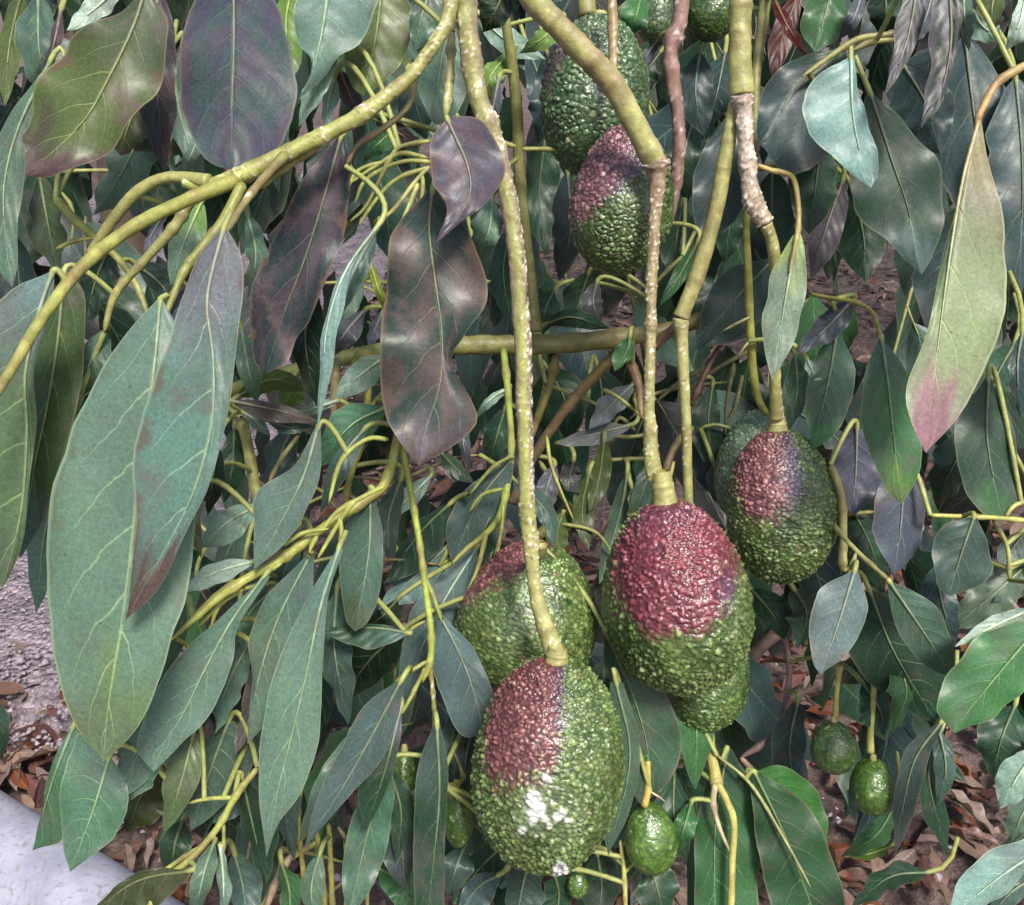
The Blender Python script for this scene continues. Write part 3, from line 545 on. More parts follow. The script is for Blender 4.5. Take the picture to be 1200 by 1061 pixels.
LF('G', [(172, 130), (150, 190), (110, 252)], 28, 32, .50); LF((.06, .075, .035), [(175, 95), (150, 150), (136, 205)], 20, 25, .49, t2='U')
LF('G', [(158, 166), (183, 195), (205, 225)], 15, 12, .49)
OL((.12, .19, .165), [(385, -15), (377, 40), (366, 85), (350, 117)], [(352, -18), (345, 15), (349, 50), (366, 75), (350, 117)], [(448, -18), (441, 5), (420, 45), (395, 65), (376, 88), (350, 117)], .47, tilt=-.2)
LF('P', [(396, 64), (372, 100), (350, 148)], 14, 12, .485); LF('L', [(345, -25), (335, 30), (345, 88)], 22, 24, .52)
LF('P', [(392, 90), (385, 120), (382, 150)], 10, 12, .50)
OL((.080, .105, .045), [(448, -25), (441, 40), (426, 112)], [(446, -25), (412, 20), (402, 70), (412, 100), (426, 112)], [(452, -25), (484, 10), (478, 50), (460, 85), (426, 112)], .50)
LF('G', [(508, -22), (494, 20), (485, 62)], 14, 24, .49); OL('G', [(528, 30), (516, 80), (510, 147)], [(522, 30), (495, 65), (488, 95), (500, 130), (510, 147)], [(534, 30), (548, 75), (545, 115), (530, 138), (510, 147)], .49)
LF('U', [(398, 82), (410, 112), (427, 145)], 10, 13, .515); LF('A', [(478, 85), (486, 120), (500, 165)], 20, 20, .55)
LF('P', [(468, 100), (450, 130), (440, 155)], 10, 10, .53); LF('U', [(440, 140), (470, 158), (490, 175)], 12, 10, .52); LF('E', [(465, 150), (440, 172), (425, 190)], 8, 14, .53)
# dark purple leaf, upper left centre
OL((.016, .026, .030), [(400, 160), (376, 245), (355, 310), (330, 375), (312, 437)], [(396, 160), (362, 200), (325, 260), (298, 330), (292, 385), (297, 425), (312, 437)], [(404, 160), (412, 205), (402, 265), (385, 320), (360, 375), (345, 395), (336, 425), (312, 437)], .45, .455, blot=(.042, .030, .042), veins=.6, scar=.75, wave=.12, pet=[(418, 142)], label='dark purple leaf hanging from the upper branch')
LF('K', [(368, 330), (358, 400), (372, 478)], 20, 22, .50)
# centre hero leaves
OL((.062, .060, .085), [(525, 142), (548, 195), (550, 230), (532, 262), (511, 285)], [(522, 142), (505, 165), (508, 215), (524, 245), (511, 285)], [(530, 136), (560, 140), (585, 172), (592, 205), (575, 232), (545, 258), (511, 285)], .42, .415, blot=(.085, .060, .078), fold=-.1, veins=.5, scar=.6, pet=[(523, 136)], label='small purple leaf with a curled point at the centre top')
OL((.026, .042, .038), [(507, 222), (503, 270), (510, 330), (518, 390), (516, 450), (500, 500), (490, 545)], [(503, 222), (470, 255), (453, 305), (447, 390), (445, 465), (466, 512), (490, 546)], [(511, 222), (552, 280), (572, 345), (546, 395), (529, 425), (553, 470), (556, 505), (490, 546)], .44, .43, t2=(.085, .072, .088), blot=(.075, .060, .058), wave=.16, fold=.05, tilt=.1, veins=.7, scar=.7, label='wavy edged leaf blotched purple, tan and grey green')
LF('G', [(577, 232), (573, 270), (557, 308)], 22, 14, .47, t1='P'); LF('V', [(585, 90), (577, 130), (570, 168)], 6, 8, .53)
LF('K', [(595, -20), (582, 10), (566, 38)], 20, 18, .46); LF('L', [(660, 20), (636, 45), (608, 63)], 12, 14, .52); LF('L', [(600, 60), (575, 90), (565, 130)], 12, 16, .56)
LF('P', [(560, 15), (590, 45), (640, 70)], 14, 14, .60); LF('B', [(640, 60), (650, 110), (655, 160)], 20, 16, .62)
LF('E', [(752, -10), (745, 20), (735, 45)], 20, 15, .56); LF('K', [(775, 60), (755, 90), (752, 120)], 16, 16, .60); LF('V', [(775, 42), (760, 62), (750, 82)], 5, 7, .56)
# left middle
LF('G', [(237, 235), (216, 285), (200, 335)], 18, 20, .46, t1='L'); LF('K', [(130, 288), (112, 330), (100, 380)], 20, 24, .47); LF('A', [(160, 310), (190, 335), (205, 365)], 14, 18, .47); LF('V', [(192, 252), (178, 275), (168, 295)], 7, 9, .44)
LF('G', [(125, 385), (110, 415), (90, 470)], 16, 22, .43); LF((.05, .055, .07), [(225, 330), (205, 380), (188, 430)], 18, 22, .42)
OL((.095, .140, .125), [(373, 500), (355, 560), (325, 620), (298, 668)], [(370, 500), (345, 545), (302, 576), (297, 620), (298, 668)], [(376, 500), (373, 560), (352, 610), (330, 640), (298, 668)], .435, tilt=-.15)
LF((.17, .26, .25), [(445, 262), (405, 318), (384, 380), (378, 440), (371, 505)], 6, 12, .43, peak=.5, t1='A', roll=15)
LF('A', [(440, 270), (415, 320), (398, 370)], 10, 14, .45); LF('P', [(302, 592), (266, 613), (233, 643)], 16, 22, .47); LF('W', [(298, 658), (250, 672), (203, 698)], 11, 13, .455)
LF('P', [(287, 484), (303, 496), (317, 511)], 8, 6, .52); LF((.10, .085, .085), [(270, 470), (320, 480), (374, 494)], 14, 8, .51, name='leaf', label='dry grey brown curled leaf'); LF('A', [(312, 492), (340, 501), (370, 497)], 8, 7, .515)
LF('P', [(452, 418), (422, 440), (393, 468)], 16, 18, .54); LF('W', [(395, 470), (370, 478), (345, 487)], 7, 7, .53); LF((.08, .16, .11), [(450, 478), (410, 500), (371, 548)], 20, 26, .50)
LF('A', [(428, 502), (398, 540), (375, 602)], 10, 16, .48); LF('V', [(428, 363), (405, 390), (387, 420)], 12, 15, .55); LF('V', [(450, 360), (440, 385), (430, 405)], 9, 12, .56)
LF('O', [(278, 465), (320, 445), (364, 458)], 14, 12, .56); LF('G', [(283, 385), (292, 435), (302, 475)], 12, 14, .54); LF('L', [(345, 440), (340, 460), (330, 482)], 14, 18, .58)
LF('P', [(425, 330), (408, 360), (400, 390)], 10, 12, .56); LF((.16, .2, .05), [(432, 300), (442, 335), (455, 372)], 5, 5, .53)
LF('A', [(345, 500), (330, 530), (322, 570)], 20, 18, .57); LF('D', [(275, 500), (272, 550), (262, 590)], 14, 16, .57); LF('K', [(255, 520), (250, 560), (243, 605)], 12, 14, .5); LF((.11, .12, .09), [(238, 570), (225, 610), (236, 655)], 8, 10, .43)
# lower left cluster
OL('G', [(398, 640), (376, 710), (358, 795), (340, 870), (325, 930), (312, 1005)], [(394, 645), (352, 715), (320, 795), (304, 875), (303, 930), (307, 965), (312, 1005)], [(402, 645), (384, 700), (379, 760), (375, 830), (371, 872), (352, 930), (326, 965), (312, 1005)], .43, .42, t1=(.10, .165, .150), pet=[(406, 622)])
OL('G', [(364, 650), (326, 725), (302, 800), (290, 870)], [(360, 650), (312, 700), (292, 745), (294, 790), (290, 870)], [(368, 652), (362, 730), (340, 790), (318, 840), (290, 872)], .45, t1=(.075, .125, .115))
OL((.11, .172, .138), [(312, 672), (272, 727), (240, 785), (214, 838), (192, 872), (180, 905)], [(308, 676), (262, 720), (208, 770), (172, 830), (160, 870), (166, 890), (180, 905)], [(316, 676), (278, 735), (273, 770), (260, 808), (238, 848), (214, 870), (180, 905)], .44, .43, t1=(.10, .17, .14))
LF('G', [(222, 775), (175, 862), (125, 948)], 22, 32, .455, .45); LF('G', [(180, 850), (150, 905), (128, 945)], 24, 30, .46, t1=(.10, .17, .14))
OL((.075, .140, .095), [(128, 888), (110, 948), (95, 988), (82, 1022)], [(124, 885), (90, 860), (76, 895), (67, 940), (71, 985), (82, 1022)], [(132, 890), (146, 920), (150, 945), (132, 982), (106, 1004), (82, 1022)], .45, .445, t1=(.10, .165, .13))
OL((.05, .10, .06), [(86, 852), (62, 915), (38, 997)], [(83, 852), (58, 900), (48, 950), (38, 997)], [(92, 852), (84, 910), (76, 980), (38, 997)], .465, t1=(.09, .155, .12))
LF('D', [(-12, 810), (-2, 850), (2, 892)], 12, 14, .42, pet=[(-60, 770)])
LF((.085, .115, .065), [(228, 855), (213, 915), (192, 977)], 24, 18, .46); OL((.060, .095, .075), [(268, 845), (246, 905), (224, 974)], [(262, 845), (225, 885), (217, 930), (224, 974)], [(274, 845), (302, 870), (285, 920), (250, 955), (224, 974)], .485)
LF('A', [(290, 880), (275, 930), (250, 965)], 20, 22, .50); LF((.07, .062, .06), [(300, 775), (296, 830), (275, 884)], 16, 13, .47, scar=.8); LF('K', [(282, 735), (285, 800), (262, 850)], 16, 16, .52); LF((.07, .062, .055), [(235, 690), (250, 720), (262, 760)], 20, 25, .62)
LF('A', [(335, 690), (345, 730), (335, 770)], 12, 14, .48); LF('G', [(318, 692), (292, 720), (275, 760)], 9, 11, .47)
OL((.065, .110, .090), [(434, 572), (432, 650), (416, 740)], [(430, 575), (402, 625), (398, 680), (405, 725), (416, 740)], [(438, 575), (448, 630), (445, 690), (432, 728), (416, 740)], .465, t2=(.07, .095, .06))
LF('A', [(395, 690), (392, 760), (408, 850)], 20, 22, .50, t1='G'); LF('K', [(470, 740), (432, 775), (398, 825)], 36, 30, .53); LF('D', [(478, 742), (440, 736), (376, 737)], 5, 20, .475, roll=35, t1='A'); LF('K', [(466, 702), (448, 722), (426, 738)], 8, 20, .52)
LF((.14, .22, .22), [(525, 640), (490, 672), (444, 714)], 16, 22, .56); LF((.12, .18, .18), [(560, 640), (520, 705), (490, 770), (467, 838)], 24, 28, .55); LF((.10, .15, .15), [(548, 655), (542, 700), (520, 760)], 12, 14, .56)
OL((.062, .092, .098), [(514, 718), (540, 770), (558, 820), (566, 860)], [(510, 720), (503, 765), (515, 815), (540, 862), (566, 862)], [(518, 720), (555, 762), (582, 822), (578, 850), (566, 862)], .50)
OL((.060, .090, .090), [(470, 798), (438, 858), (402, 922), (357, 992)], [(466, 798), (425, 830), (398, 880), (372, 935), (357, 992)], [(474, 800), (465, 845), (445, 895), (408, 935), (357, 994)], .45, t1=(.05, .075, .072))
LF('D', [(470, 828), (452, 900), (428, 975)], 30, 10, .465, t1='V'); LF((.055, .105, .075), [(455, 900), (430, 980), (408, 1080)], 24, 26, .47); OL('D', [(512, 850), (515, 930), (508, 1010), (500, 1085)], [(508, 850), (490, 900), (484, 980), (486, 1085)], [(516, 850), (525, 900), (522, 970), (520, 1085)], .475, t1='A')
LF((.045, .058, .062), [(480, 940), (472, 990), (475, 1045)], 22, 20, .50); LF('E', [(440, 1015), (470, 1035), (490, 1085)], 18, 24, .52); LF('A', [(540, 900), (530, 870), (540, 830)], 14, 14, .53); LF('A', [(545, 990), (535, 1015), (525, 1050)], 18, 20, .53)
LF('D', [(590, 990), (560, 1020), (530, 1060)], 18, 26, .53); LF('B', [(585, 1025), (560, 1040), (535, 1075)], 12, 22, .52); LF('B', [(553, 850), (545, 900), (552, 950)], 14, 14, .54)
LF((.04, .05, .024), [(225, 1020), (160, 1033), (95, 1080)], 8, 34, .44, roll=10); LF('G', [(252, 985), (240, 1020), (226, 1085)], 11, 12, .45); LF('P', [(258, 990), (262, 1030), (262, 1085)], 9, 9, .455)
LF('D', [(283, 908), (296, 965), (312, 1035)], 18, 28, .47, veins=.2); LF('A', [(275, 1000), (285, 1040), (290, 1085)], 20, 22, .50); LF('D', [(215, 960), (205, 990), (200, 1030)], 20, 20, .52); LF((.05, .06, .03), [(180, 900), (160, 945), (148, 975)], 15, 32, .50)
# centre behind fruit
LF('D', [(528, 590), (492, 625), (450, 684)], 12, 30, .56); LF('P', [(505, 558), (472, 590), (442, 608)], 12, 11, .62); LF('D', [(516, 530), (535, 550), (555, 566)], 9, 9, .60)
OL((.055, .085, .080), [(598, 540), (560, 590), (530, 660)], [(594, 540), (545, 575), (522, 620), (530, 662)], [(602, 545), (590, 600), (565, 640), (530, 664)], .555); LF('D', [(590, 575), (565, 625), (545, 670)], 22, 22, .57)
LF('P', [(597, 454), (575, 468), (555, 492)], 4, 7, .60); LF('D', [(592, 478), (582, 512), (572, 548)], 18, 16, .66); LF('V', [(545, 490), (543, 520), (550, 550)], 6, 8, .62)
for q in ([(690, 555), (682, 600), (690, 645)], [(735, 555), (727, 600), (702, 685)], [(708, 515), (702, 560), (690, 600)], [(672, 540), (668, 560), (680, 578)], [(740, 570), (750, 610), (735, 640)], [(650, 545), (640, 575), (632, 610)], [(660, 600), (652, 630), (660, 660)], [(765, 540), (752, 580), (738, 610)]):
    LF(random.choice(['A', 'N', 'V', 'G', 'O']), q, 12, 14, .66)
LF((.13, .145, .155), [(742, 450), (716, 475), (690, 503)], 14, 13, .66); LF((.15, .165, .165), [(740, 498), (700, 508), (652, 520)], 9, 12, .66); LF('E', [(738, 395), (735, 410), (720, 435)], 14, 8, .58)
LF('D', [(640, 430), (662, 470), (665, 520)], 22, 26, .72); LF('D', [(700, 430), (705, 470), (690, 520)], 20, 26, .74); LF('N', [(700, 330), (695, 355), (705, 385)], 14, 12, .68); LF('D', [(640, 380), (670, 372), (715, 385)], 12, 10, .68)
# right
OL('B', [(988, 57), (945, 88), (915, 130), (892, 168)], [(985, 55), (930, 68), (895, 105), (888, 150), (892, 168)], [(992, 60), (1000, 120), (975, 175), (930, 205), (892, 170)], .51, t1='D', pet=[(1000, 52)])
OL((.17, .275, .265), [(997, 68), (999, 130), (1008, 180), (1021, 220)], [(993, 68), (958, 88), (942, 120), (946, 150), (980, 188), (1021, 220)], [(1001, 68), (1008, 110), (1024, 160), (1031, 198), (1021, 220)], .46, fold=.1, veins=.6, pet=[(997, 55)], label='pale powdery blue green leaf, smooth edged')
OL((.030, .058, .042), [(1020, 110), (1044, 185), (1064, 245), (1080, 322)], [(1016, 108), (1000, 190), (1004, 245), (1040, 280), (1080, 322)], [(1024, 110), (1070, 150), (1103, 195), (1108, 245), (1098, 295), (1080, 322)], .48, t2=(.065, .105, .10), pet=[(1002, 66)])
LF('D', [(962, 155), (956, 215), (948, 275)], 32, 28, .53); OL('B', [(855, 138), (842, 200), (832, 282)], [(850, 138), (822, 180), (812, 225), (818, 270), (832, 282)], [(860, 138), (878, 190), (868, 250), (832, 284)], .57)
LF((.075, .068, .080), [(988, 210), (967, 270), (950, 328)], 15, 19, .55); LF('D', [(1000, 225), (1012, 280), (1015, 332)], 28, 24, .57); LF('D', [(905, 200), (905, 250), (915, 300)], 22, 24, .56)
OL((.10, .095, .115), [(1075, -15), (1062, 50), (1036, 114)], [(1068, -15), (1050, 25), (1048, 60), (1036, 114)], [(1085, -15), (1082, 30), (1062, 75), (1036, 114)], .44, blot='N'); OL((.065, .062, .075), [(1112, -20), (1114, 50), (1102, 110), (1080, 150)], [(1100, -20), (1090, 30), (1092, 75), (1085, 110), (1080, 150)], [(1128, -20), (1127, 30), (1118, 75), (1105, 120), (1080, 150)], .43, blot='K', wave=.12)
LF((.09, .10, .125), [(1095, -20), (1085, 20), (1070, 50)], 16, 14, .47); LF('B', [(1058, 76), (1085, 122), (1103, 182)], 36, 26, .50); LF('B', [(1130, 40), (1142, 140), (1165, 300)], 50, 45, .55); LF('B', [(1190, 90), (1198, 200), (1195, 350)], 45, 50, .54)
LF('O', [(1170, -20), (1162, 10), (1165, 38)], 18, 20, .46, t2='C'); LF('W', [(1205, -20), (1195, 25), (1178, 60)], 9, 20, .44); LF('P', [(1140, 15), (1150, 30), (1172, 48)], 14, 14, .48); LF('G', [(1128, -20), (1130, 20), (1135, 60)], 12, 18, .48)
LF('E', [(978, -20), (966, 20), (955, 62)], 26, 28, .55); LF('V', [(1012, -15), (1000, 22), (981, 48)], 9, 9, .54); LF('K', [(1035, -20), (1038, 10), (1032, 42)], 20, 22, .56); LF('D', [(1060, -10), (1055, 20), (1045, 45)], 18, 14, .53)
LF('R', [(938, -15), (917, 45), (905, 95)], 15, 13, .56, veins=.2, label='dead dark red leaf'); LF('R', [(905, -5), (925, 35), (948, 68)], 8, 9, .55, veins=.2)
OL((.20, .245, .150), [(1147, 140), (1127, 215), (1110, 320), (1096, 430), (1085, 530)], [(1144, 140), (1124, 230), (1104, 320), (1083, 400), (1064, 455), (1067, 492), (1085, 531)], [(1150, 140), (1166, 215), (1182, 285), (1178, 370), (1152, 440), (1120, 492), (1085, 531)], .42, .41, t1=(.23, .21, .14), t2=(.23, .135, .155), fold=.12, scar=.25, veins=.55, petc=(.38, .24, .10), label='pale yellow green leaf with a withered purple tip')
LF((.05, .06, .08), [(1000, 350), (968, 385), (934, 414)], 15, 14, .52); OL((.038, .066, .060), [(905, 305), (862, 350), (815, 408)], [(900, 303), (855, 315), (828, 350), (815, 408)], [(908, 308), (905, 355), (870, 395), (815, 410)], .60)
LF('E', [(818, 283), (795, 325), (773, 358)], 8, 9, .56); LF((.17, .22, .175), [(936, 268), (922, 340), (905, 445)], 22, 20, .485, t1='Y', peak=.5); LF('G', [(932, 415), (934, 460), (924, 505)], 11, 11, .55); LF('P', [(945, 420), (955, 440), (963, 445)], 7, 8, .53)
OL((.030, .062, .045), [(981, 386), (970, 450), (952, 526)], [(977, 386), (952, 430), (945, 480), (952, 527)], [(985, 388), (1002, 430), (998, 475), (978, 510), (952, 528)], .53, t2='E')
OL('E', [(1033, 396), (1041, 455), (1048, 520), (1057, 590)], [(1030, 398), (1014, 440), (1011, 490), (1024, 540), (1042, 576), (1057, 591)], [(1036, 398), (1060, 430), (1073, 470), (1081, 525), (1076, 562), (1057, 591)], .47, t1=(.050, .085, .068), t2=(.075, .14, .045), label='smooth green pointed leaf beside the withered leaf')
LF((.075, .080, .110), [(1004, 500), (1003, 550), (1000, 605)], 28, 30, .54); OL((.065, .078, .105), [(1060, 540), (1056, 610), (1048, 674)], [(1056, 540), (1028, 580), (1027, 630), (1048, 674)], [(1064, 540), (1086, 570), (1082, 630), (1062, 662), (1048, 674)], .51)
OL((.035, .062, .046), [(1158, 444), (1157, 520), (1175, 610)], [(1154, 444), (1122, 500), (1128, 560), (1150, 600), (1175, 610)], [(1162, 444), (1188, 500), (1196, 550), (1190, 595), (1175, 610)], .50, t2='E'); LF('D', [(1145, 500), (1112, 555), (1100, 600)], 26, 34, .55); LF('D', [(1190, 400), (1165, 450), (1170, 500)], 24, 24, .53); LF('B', [(1198, 388), (1192, 430), (1196, 490)], 8, 24, .48)
OL((.040, .070, .060), [(1141, 607), (1126, 650), (1112, 698)], [(1136, 606), (1105, 618), (1095, 650), (1100, 685), (1112, 698)], [(1146, 608), (1160, 640), (1166, 668), (1148, 688), (1112, 699)], .49)
OL((.10, .135, .140), [(1001, 670), (984, 725), (962, 790)], [(996, 670), (960, 695), (950, 735), (953, 775), (962, 791)], [(1006, 670), (1017, 705), (1012, 740), (990, 770), (962, 791)], .48, label='blue grey oval leaf above the two hanging young fruits')
OL((.055, .095, .072), [(1042, 682), (1078, 735), (1118, 795)], [(1040, 684), (1055, 740), (1085, 780), (1118, 796)], [(1046, 682), (1090, 705), (1115, 750), (1118, 796)], .49, tilt=.3)
LF('D', [(1018, 690), (1048, 765), (1100, 850)], 45, 48, .56); LF('B', [(1098, 660), (1102, 700), (1120, 760)], 20, 18, .54); LF('D', [(1010, 800), (1030, 830), (1040, 870)], 26, 20, .58); LF('E', [(1045, 760), (1062, 810), (1045, 860)], 22, 20, .57); LF('D', [(1000, 600), (1020, 640), (1035, 690)], 30, 24, .57)
LF('W', [(1212, 712), (1162, 735), (1119, 758)], 10, 9, .46); LF((.075, .11, .08), [(1205, 660), (1160, 700), (1115, 738)], 24, 26, .53); LF('A', [(1215, 660), (1195, 680), (1165, 705)], 12, 16, .52); LF((.10, .13, .12), [(1200, 625), (1185, 645), (1175, 670)], 12, 14, .52)
OL((.055, .125, .060), [(1216, 735), (1182, 775), (1145, 820), (1118, 859)], [(1210, 722), (1155, 745), (1122, 782), (1098, 828), (1118, 859)], [(1222, 745), (1205, 805), (1170, 840), (1118, 860)], .455, t1=(.065, .14, .075), pet=[(1235, 720)])
LF('D', [(1190, 825), (1172, 870), (1165, 915)], 24, 28, .56); LF('P', [(1215, 880), (1192, 910), (1172, 948)], 18, 20, .47); OL((.19, .29, .27), [(1235, 985), (1168, 1030), (1108, 1080)], [(1230, 975), (1160, 1000), (1125, 1035), (1108, 1080)], [(1240, 992), (1200, 1030), (1160, 1062), (1108, 1082)], .44); LF('G', [(1210, 935), (1195, 960), (1185, 990)], 18, 18, .5); LF('A', [(1220, 1025), (1185, 1045), (1150, 1085)], 8, 14, .48)
OL((.030, .050, .046), [(1103, 846), (1072, 890), (1057, 950), (1049, 1002)], [(1100, 846), (1062, 880), (1048, 940), (1049, 1002)], [(1106, 848), (1086, 900), (1072, 955), (1049, 1003)], .55); LF('D', [(1105, 850), (1088, 910), (1112, 1005)], 16, 26, .58); LF('E', [(1048, 945), (1025, 980), (985, 1005)], 14, 20, .60); LF('A', [(1100, 855), (1108, 900), (1100, 945)], 12, 12, .57)
LF('D', [(1088, 1022), (1042, 1028), (998, 1065)], 14, 26, .62); LF((.06, .10, .03), [(1045, 990), (1020, 1000), (995, 1005)], 8, 10, .60)
# below and between the fruit
OL((.040, .075, .048), [(712, 745), (745, 825), (760, 890), (752, 945)], [(708, 745), (708, 830), (725, 900), (752, 946)], [(716, 745), (775, 805), (800, 870), (785, 915), (752, 946)], .515); OL((.045, .075, .055), [(722, 800), (738, 890), (713, 1002)], [(715, 800), (712, 890), (702, 950), (713, 1003)], [(730, 800), (750, 870), (742, 940), (713, 1003)], .50)
LF('E', [(795, 800), (815, 850), (815, 925)], 22, 22, .545); OL('E', [(852, 878), (838, 970), (838, 1090)], [(846, 878), (818, 960), (815, 1090)], [(858, 878), (890, 950), (888, 1090)], .55, t1='D'); OL((.030, .070, .036), [(884, 905), (922, 985), (962, 1090)], [(878, 905), (890, 1000), (910, 1090)], [(890, 905), (950, 950), (985, 1030), (995, 1090)], .54); LF((.035, .105, .030), [(885, 905), (930, 935), (970, 998)], 16, 28, .565)
LF('B', [(935, 820), (925, 880), (938, 955)], 24, 24, .62); LF('D', [(790, 900), (790, 960), (805, 1010)], 20, 22, .56); LF('D', [(760, 1010), (770, 1040), (780, 1085)], 24, 26, .54); LF('D', [(700, 1000), (705, 1040), (700, 1085)], 24, 22, .55); LF('A', [(620, 1010), (612, 1040), (605, 1085)], 22, 24, .54); LF('D', [(650, 1025), (655, 1050), (650, 1085)], 20, 20, .545); LF('E', [(810, 940), (800, 975), (790, 1000)], 12, 14, .54)
LF('B', [(930, 480), (985, 520), (980, 560)], 14, 14, .60); LF('D', [(930, 690), (945, 720), (935, 760)], 22, 22, .60); LF('D', [(880, 690), (905, 720), (920, 750)], 16, 20, .62); LF('D', [(835, 450), (830, 500), (840, 560)], 20, 16, .63); LF('N', [(835, 540), (845, 575), (850, 600)], 14, 12, .62); LF('B', [(815, 480), (820, 530), (838, 585)], 16, 20, .64)
for t_, a_, b_, c_, d_ in [('G', [(300, 585), (270, 640), (250, 690)], 14, 16, .53), ('A', [(350, 620), (330, 680), (322, 720)], 14, 14, .49), ('G', [(410, 860), (385, 920), (350, 985)], 15, 16, .50), ('A', [(345, 880), (335, 950), (345, 1010)], 16, 16, .53), ('D', [(330, 960), (310, 1010), (300, 1070)], 16, 16, .54), ('G', [(375, 1000), (365, 1040), (370, 1090)], 14, 14, .54), ('A', [(470, 560), (455, 610), (460, 660)], 12, 14, .58), ('G', [(300, 740), (268, 800), (252, 860)], 16, 18, .475), ('A', [(240, 560), (215, 600), (208, 650)], 12, 12, .5), ('E', [(330, 1010), (340, 1050), (335, 1095)], 14, 16, .52), ('G', [(215, 700), (195, 760), (160, 820)], 14, 16, .46), ('D', [(455, 900), (470, 950), (465, 1010)], 14, 16, .49), ('A', [(600, 560), (640, 600), (650, 640)], 12, 14, .62), ('D', [(580, 640), (560, 690), (545, 740)], 16, 16, .60), ('A', [(400, 200), (380, 250), (350, 290)], 14, 16, .5), ('G', [(290, 250), (300, 300), (290, 350)], 14, 14, .47)]:
    LF(t_, a_, b_, c_, d_)
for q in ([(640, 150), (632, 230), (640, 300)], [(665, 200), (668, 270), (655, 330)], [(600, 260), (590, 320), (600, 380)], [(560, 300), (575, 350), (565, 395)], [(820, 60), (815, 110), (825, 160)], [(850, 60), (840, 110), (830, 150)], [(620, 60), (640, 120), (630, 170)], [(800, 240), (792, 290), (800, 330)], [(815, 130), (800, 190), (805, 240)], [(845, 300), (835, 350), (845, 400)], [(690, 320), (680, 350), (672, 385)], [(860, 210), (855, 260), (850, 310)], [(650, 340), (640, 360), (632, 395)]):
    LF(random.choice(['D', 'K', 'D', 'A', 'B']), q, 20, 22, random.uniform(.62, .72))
N_TRACED = len(LEAFS)

# ------------------------------------------------------------------ hand the traced leaves to their twigs
sub = bpy.context.view_layer; sub.update()
kd = kdtree.KDTree(sum(len(p) for _, p in TUBES)); own = []; i = 0
for o, p in TUBES:
    for q in p: kd.insert(Vector(q), i); own.append(o); i += 1
kd.balance()
for nm, me, b, lab in LEAFS:
    o = add(nm, me, own[kd.find(Vector(b))[1]])
    if lab: o['label'] = lab

# ------------------------------------------------------------------ filler foliage deeper in the tree
def template(nu, nv, seed, fold, wave, curl, ratio):
    """leaf of length 1 hanging along -z, facing -y (world axes)."""
    u = np.linspace(0, 1, nu); w = width_profile(u, .45, .85) * ratio; S = np.linspace(-1, 1, nv); V = np.zeros((nu, nv, 3))
    for i, uu in enumerate(u):
        for j, s in enumerate(S):
            V[i, j] = (s * w[i], -curl * uu * uu + w[i] * (fold * abs(s) + wave * 2 * s * s * math.sin(17 * uu + seed * 6 + (1 if s > 0 else 0))), -uu)
    luv = np.stack(np.broadcast_arrays(u[:, None], S[None, :], np.full((1, 1), seed)), -1)
    return V.reshape(-1, 3), luv.reshape(-1, 3), grid_faces(nu, nv)
TPL = [template(12, 7, rng.random(), rng.uniform(.15, .6), rng.uniform(.05, .2), rng.uniform(-.25, .35), rng.uniform(.17, .25)) for _ in range(8)]
TPL_LO = [template(8, 5, rng.random(), rng.uniform(.15, .6), rng.uniform(.05, .2), rng.uniform(-.25, .35), rng.uniform(.17, .25)) for _ in range(8)]
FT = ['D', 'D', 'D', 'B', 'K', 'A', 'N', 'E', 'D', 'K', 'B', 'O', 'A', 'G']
def pet_geo(n=4):
    path = np.array([[0, .02, .14], [0, .006, .07], [0, 0, 0], [0, -.001, -.3]]); return tube_geo(path, [.011, .010, .008, .003], 5)
PG = pet_geo()
MESHES = {}
def filler_mesh(ti, tn):
    if (ti, tn) in MESHES: return MESHES[(ti, tn)]
    V, L_, Fc = TPL[ti]; n = len(V); P = np.vstack([V, PG[0]]); k = len(PG[0]); F2 = np.vstack([Fc, PG[1] + n])
    me = make_mesh('leaf', P, F2, [M_LEAF, M_BARK], {'luv': ('FLOAT_VECTOR', np.vstack([L_, np.zeros((k, 3))])), 'tint': ('FLOAT_COLOR', np.vstack([np.tile((*tone(tn), 1), (n, 1)), np.tile((.19, .22, .07, 1), (k, 1))])),
        'veins': ('FLOAT', np.r_[np.full(n, .7), np.zeros(k)]), 'scar': ('FLOAT', np.r_[np.full(n, .25), np.zeros(k)])}, np.r_[np.zeros(len(Fc)), np.ones(len(PG[1]))].astype(int))
    MESHES[(ti, tn)] = me; return me
GAPS = [(-300, 560, 115, 1100), (610, 310, 770, 420), (415, 490, 470, 590), (500, 410, 560, 640), (1005, 280, 1065, 345), (870, 740, 965, 900), (950, 900, 1250, 1080), (1095, 590, 1210, 720), (110, 880, 215, 1020), (1100, 830, 1180, 960), (680, 600, 730, 660), (730, 560, 735, 600)]
def blocked(x, y): return any(a < x < c and b < y < d for a, b, c, d in GAPS)
def rot(ax, ay, az):
    cx, sx, cy, sy, cz, sz = math.cos(ax), math.sin(ax), math.cos(ay), math.sin(ay), math.cos(az), math.sin(az)
    return np.array([[cz, -sz, 0], [sz, cz, 0], [0, 0, 1]]) @ np.array([[cy, 0, sy], [0, 1, 0], [-sy, 0, cy]]) @ np.array([[1, 0, 0], [0, cx, -sx], [0, sx, cx]])
from mathutils import Matrix
n_ind = 0; BUDGET = 296 - N_TRACED
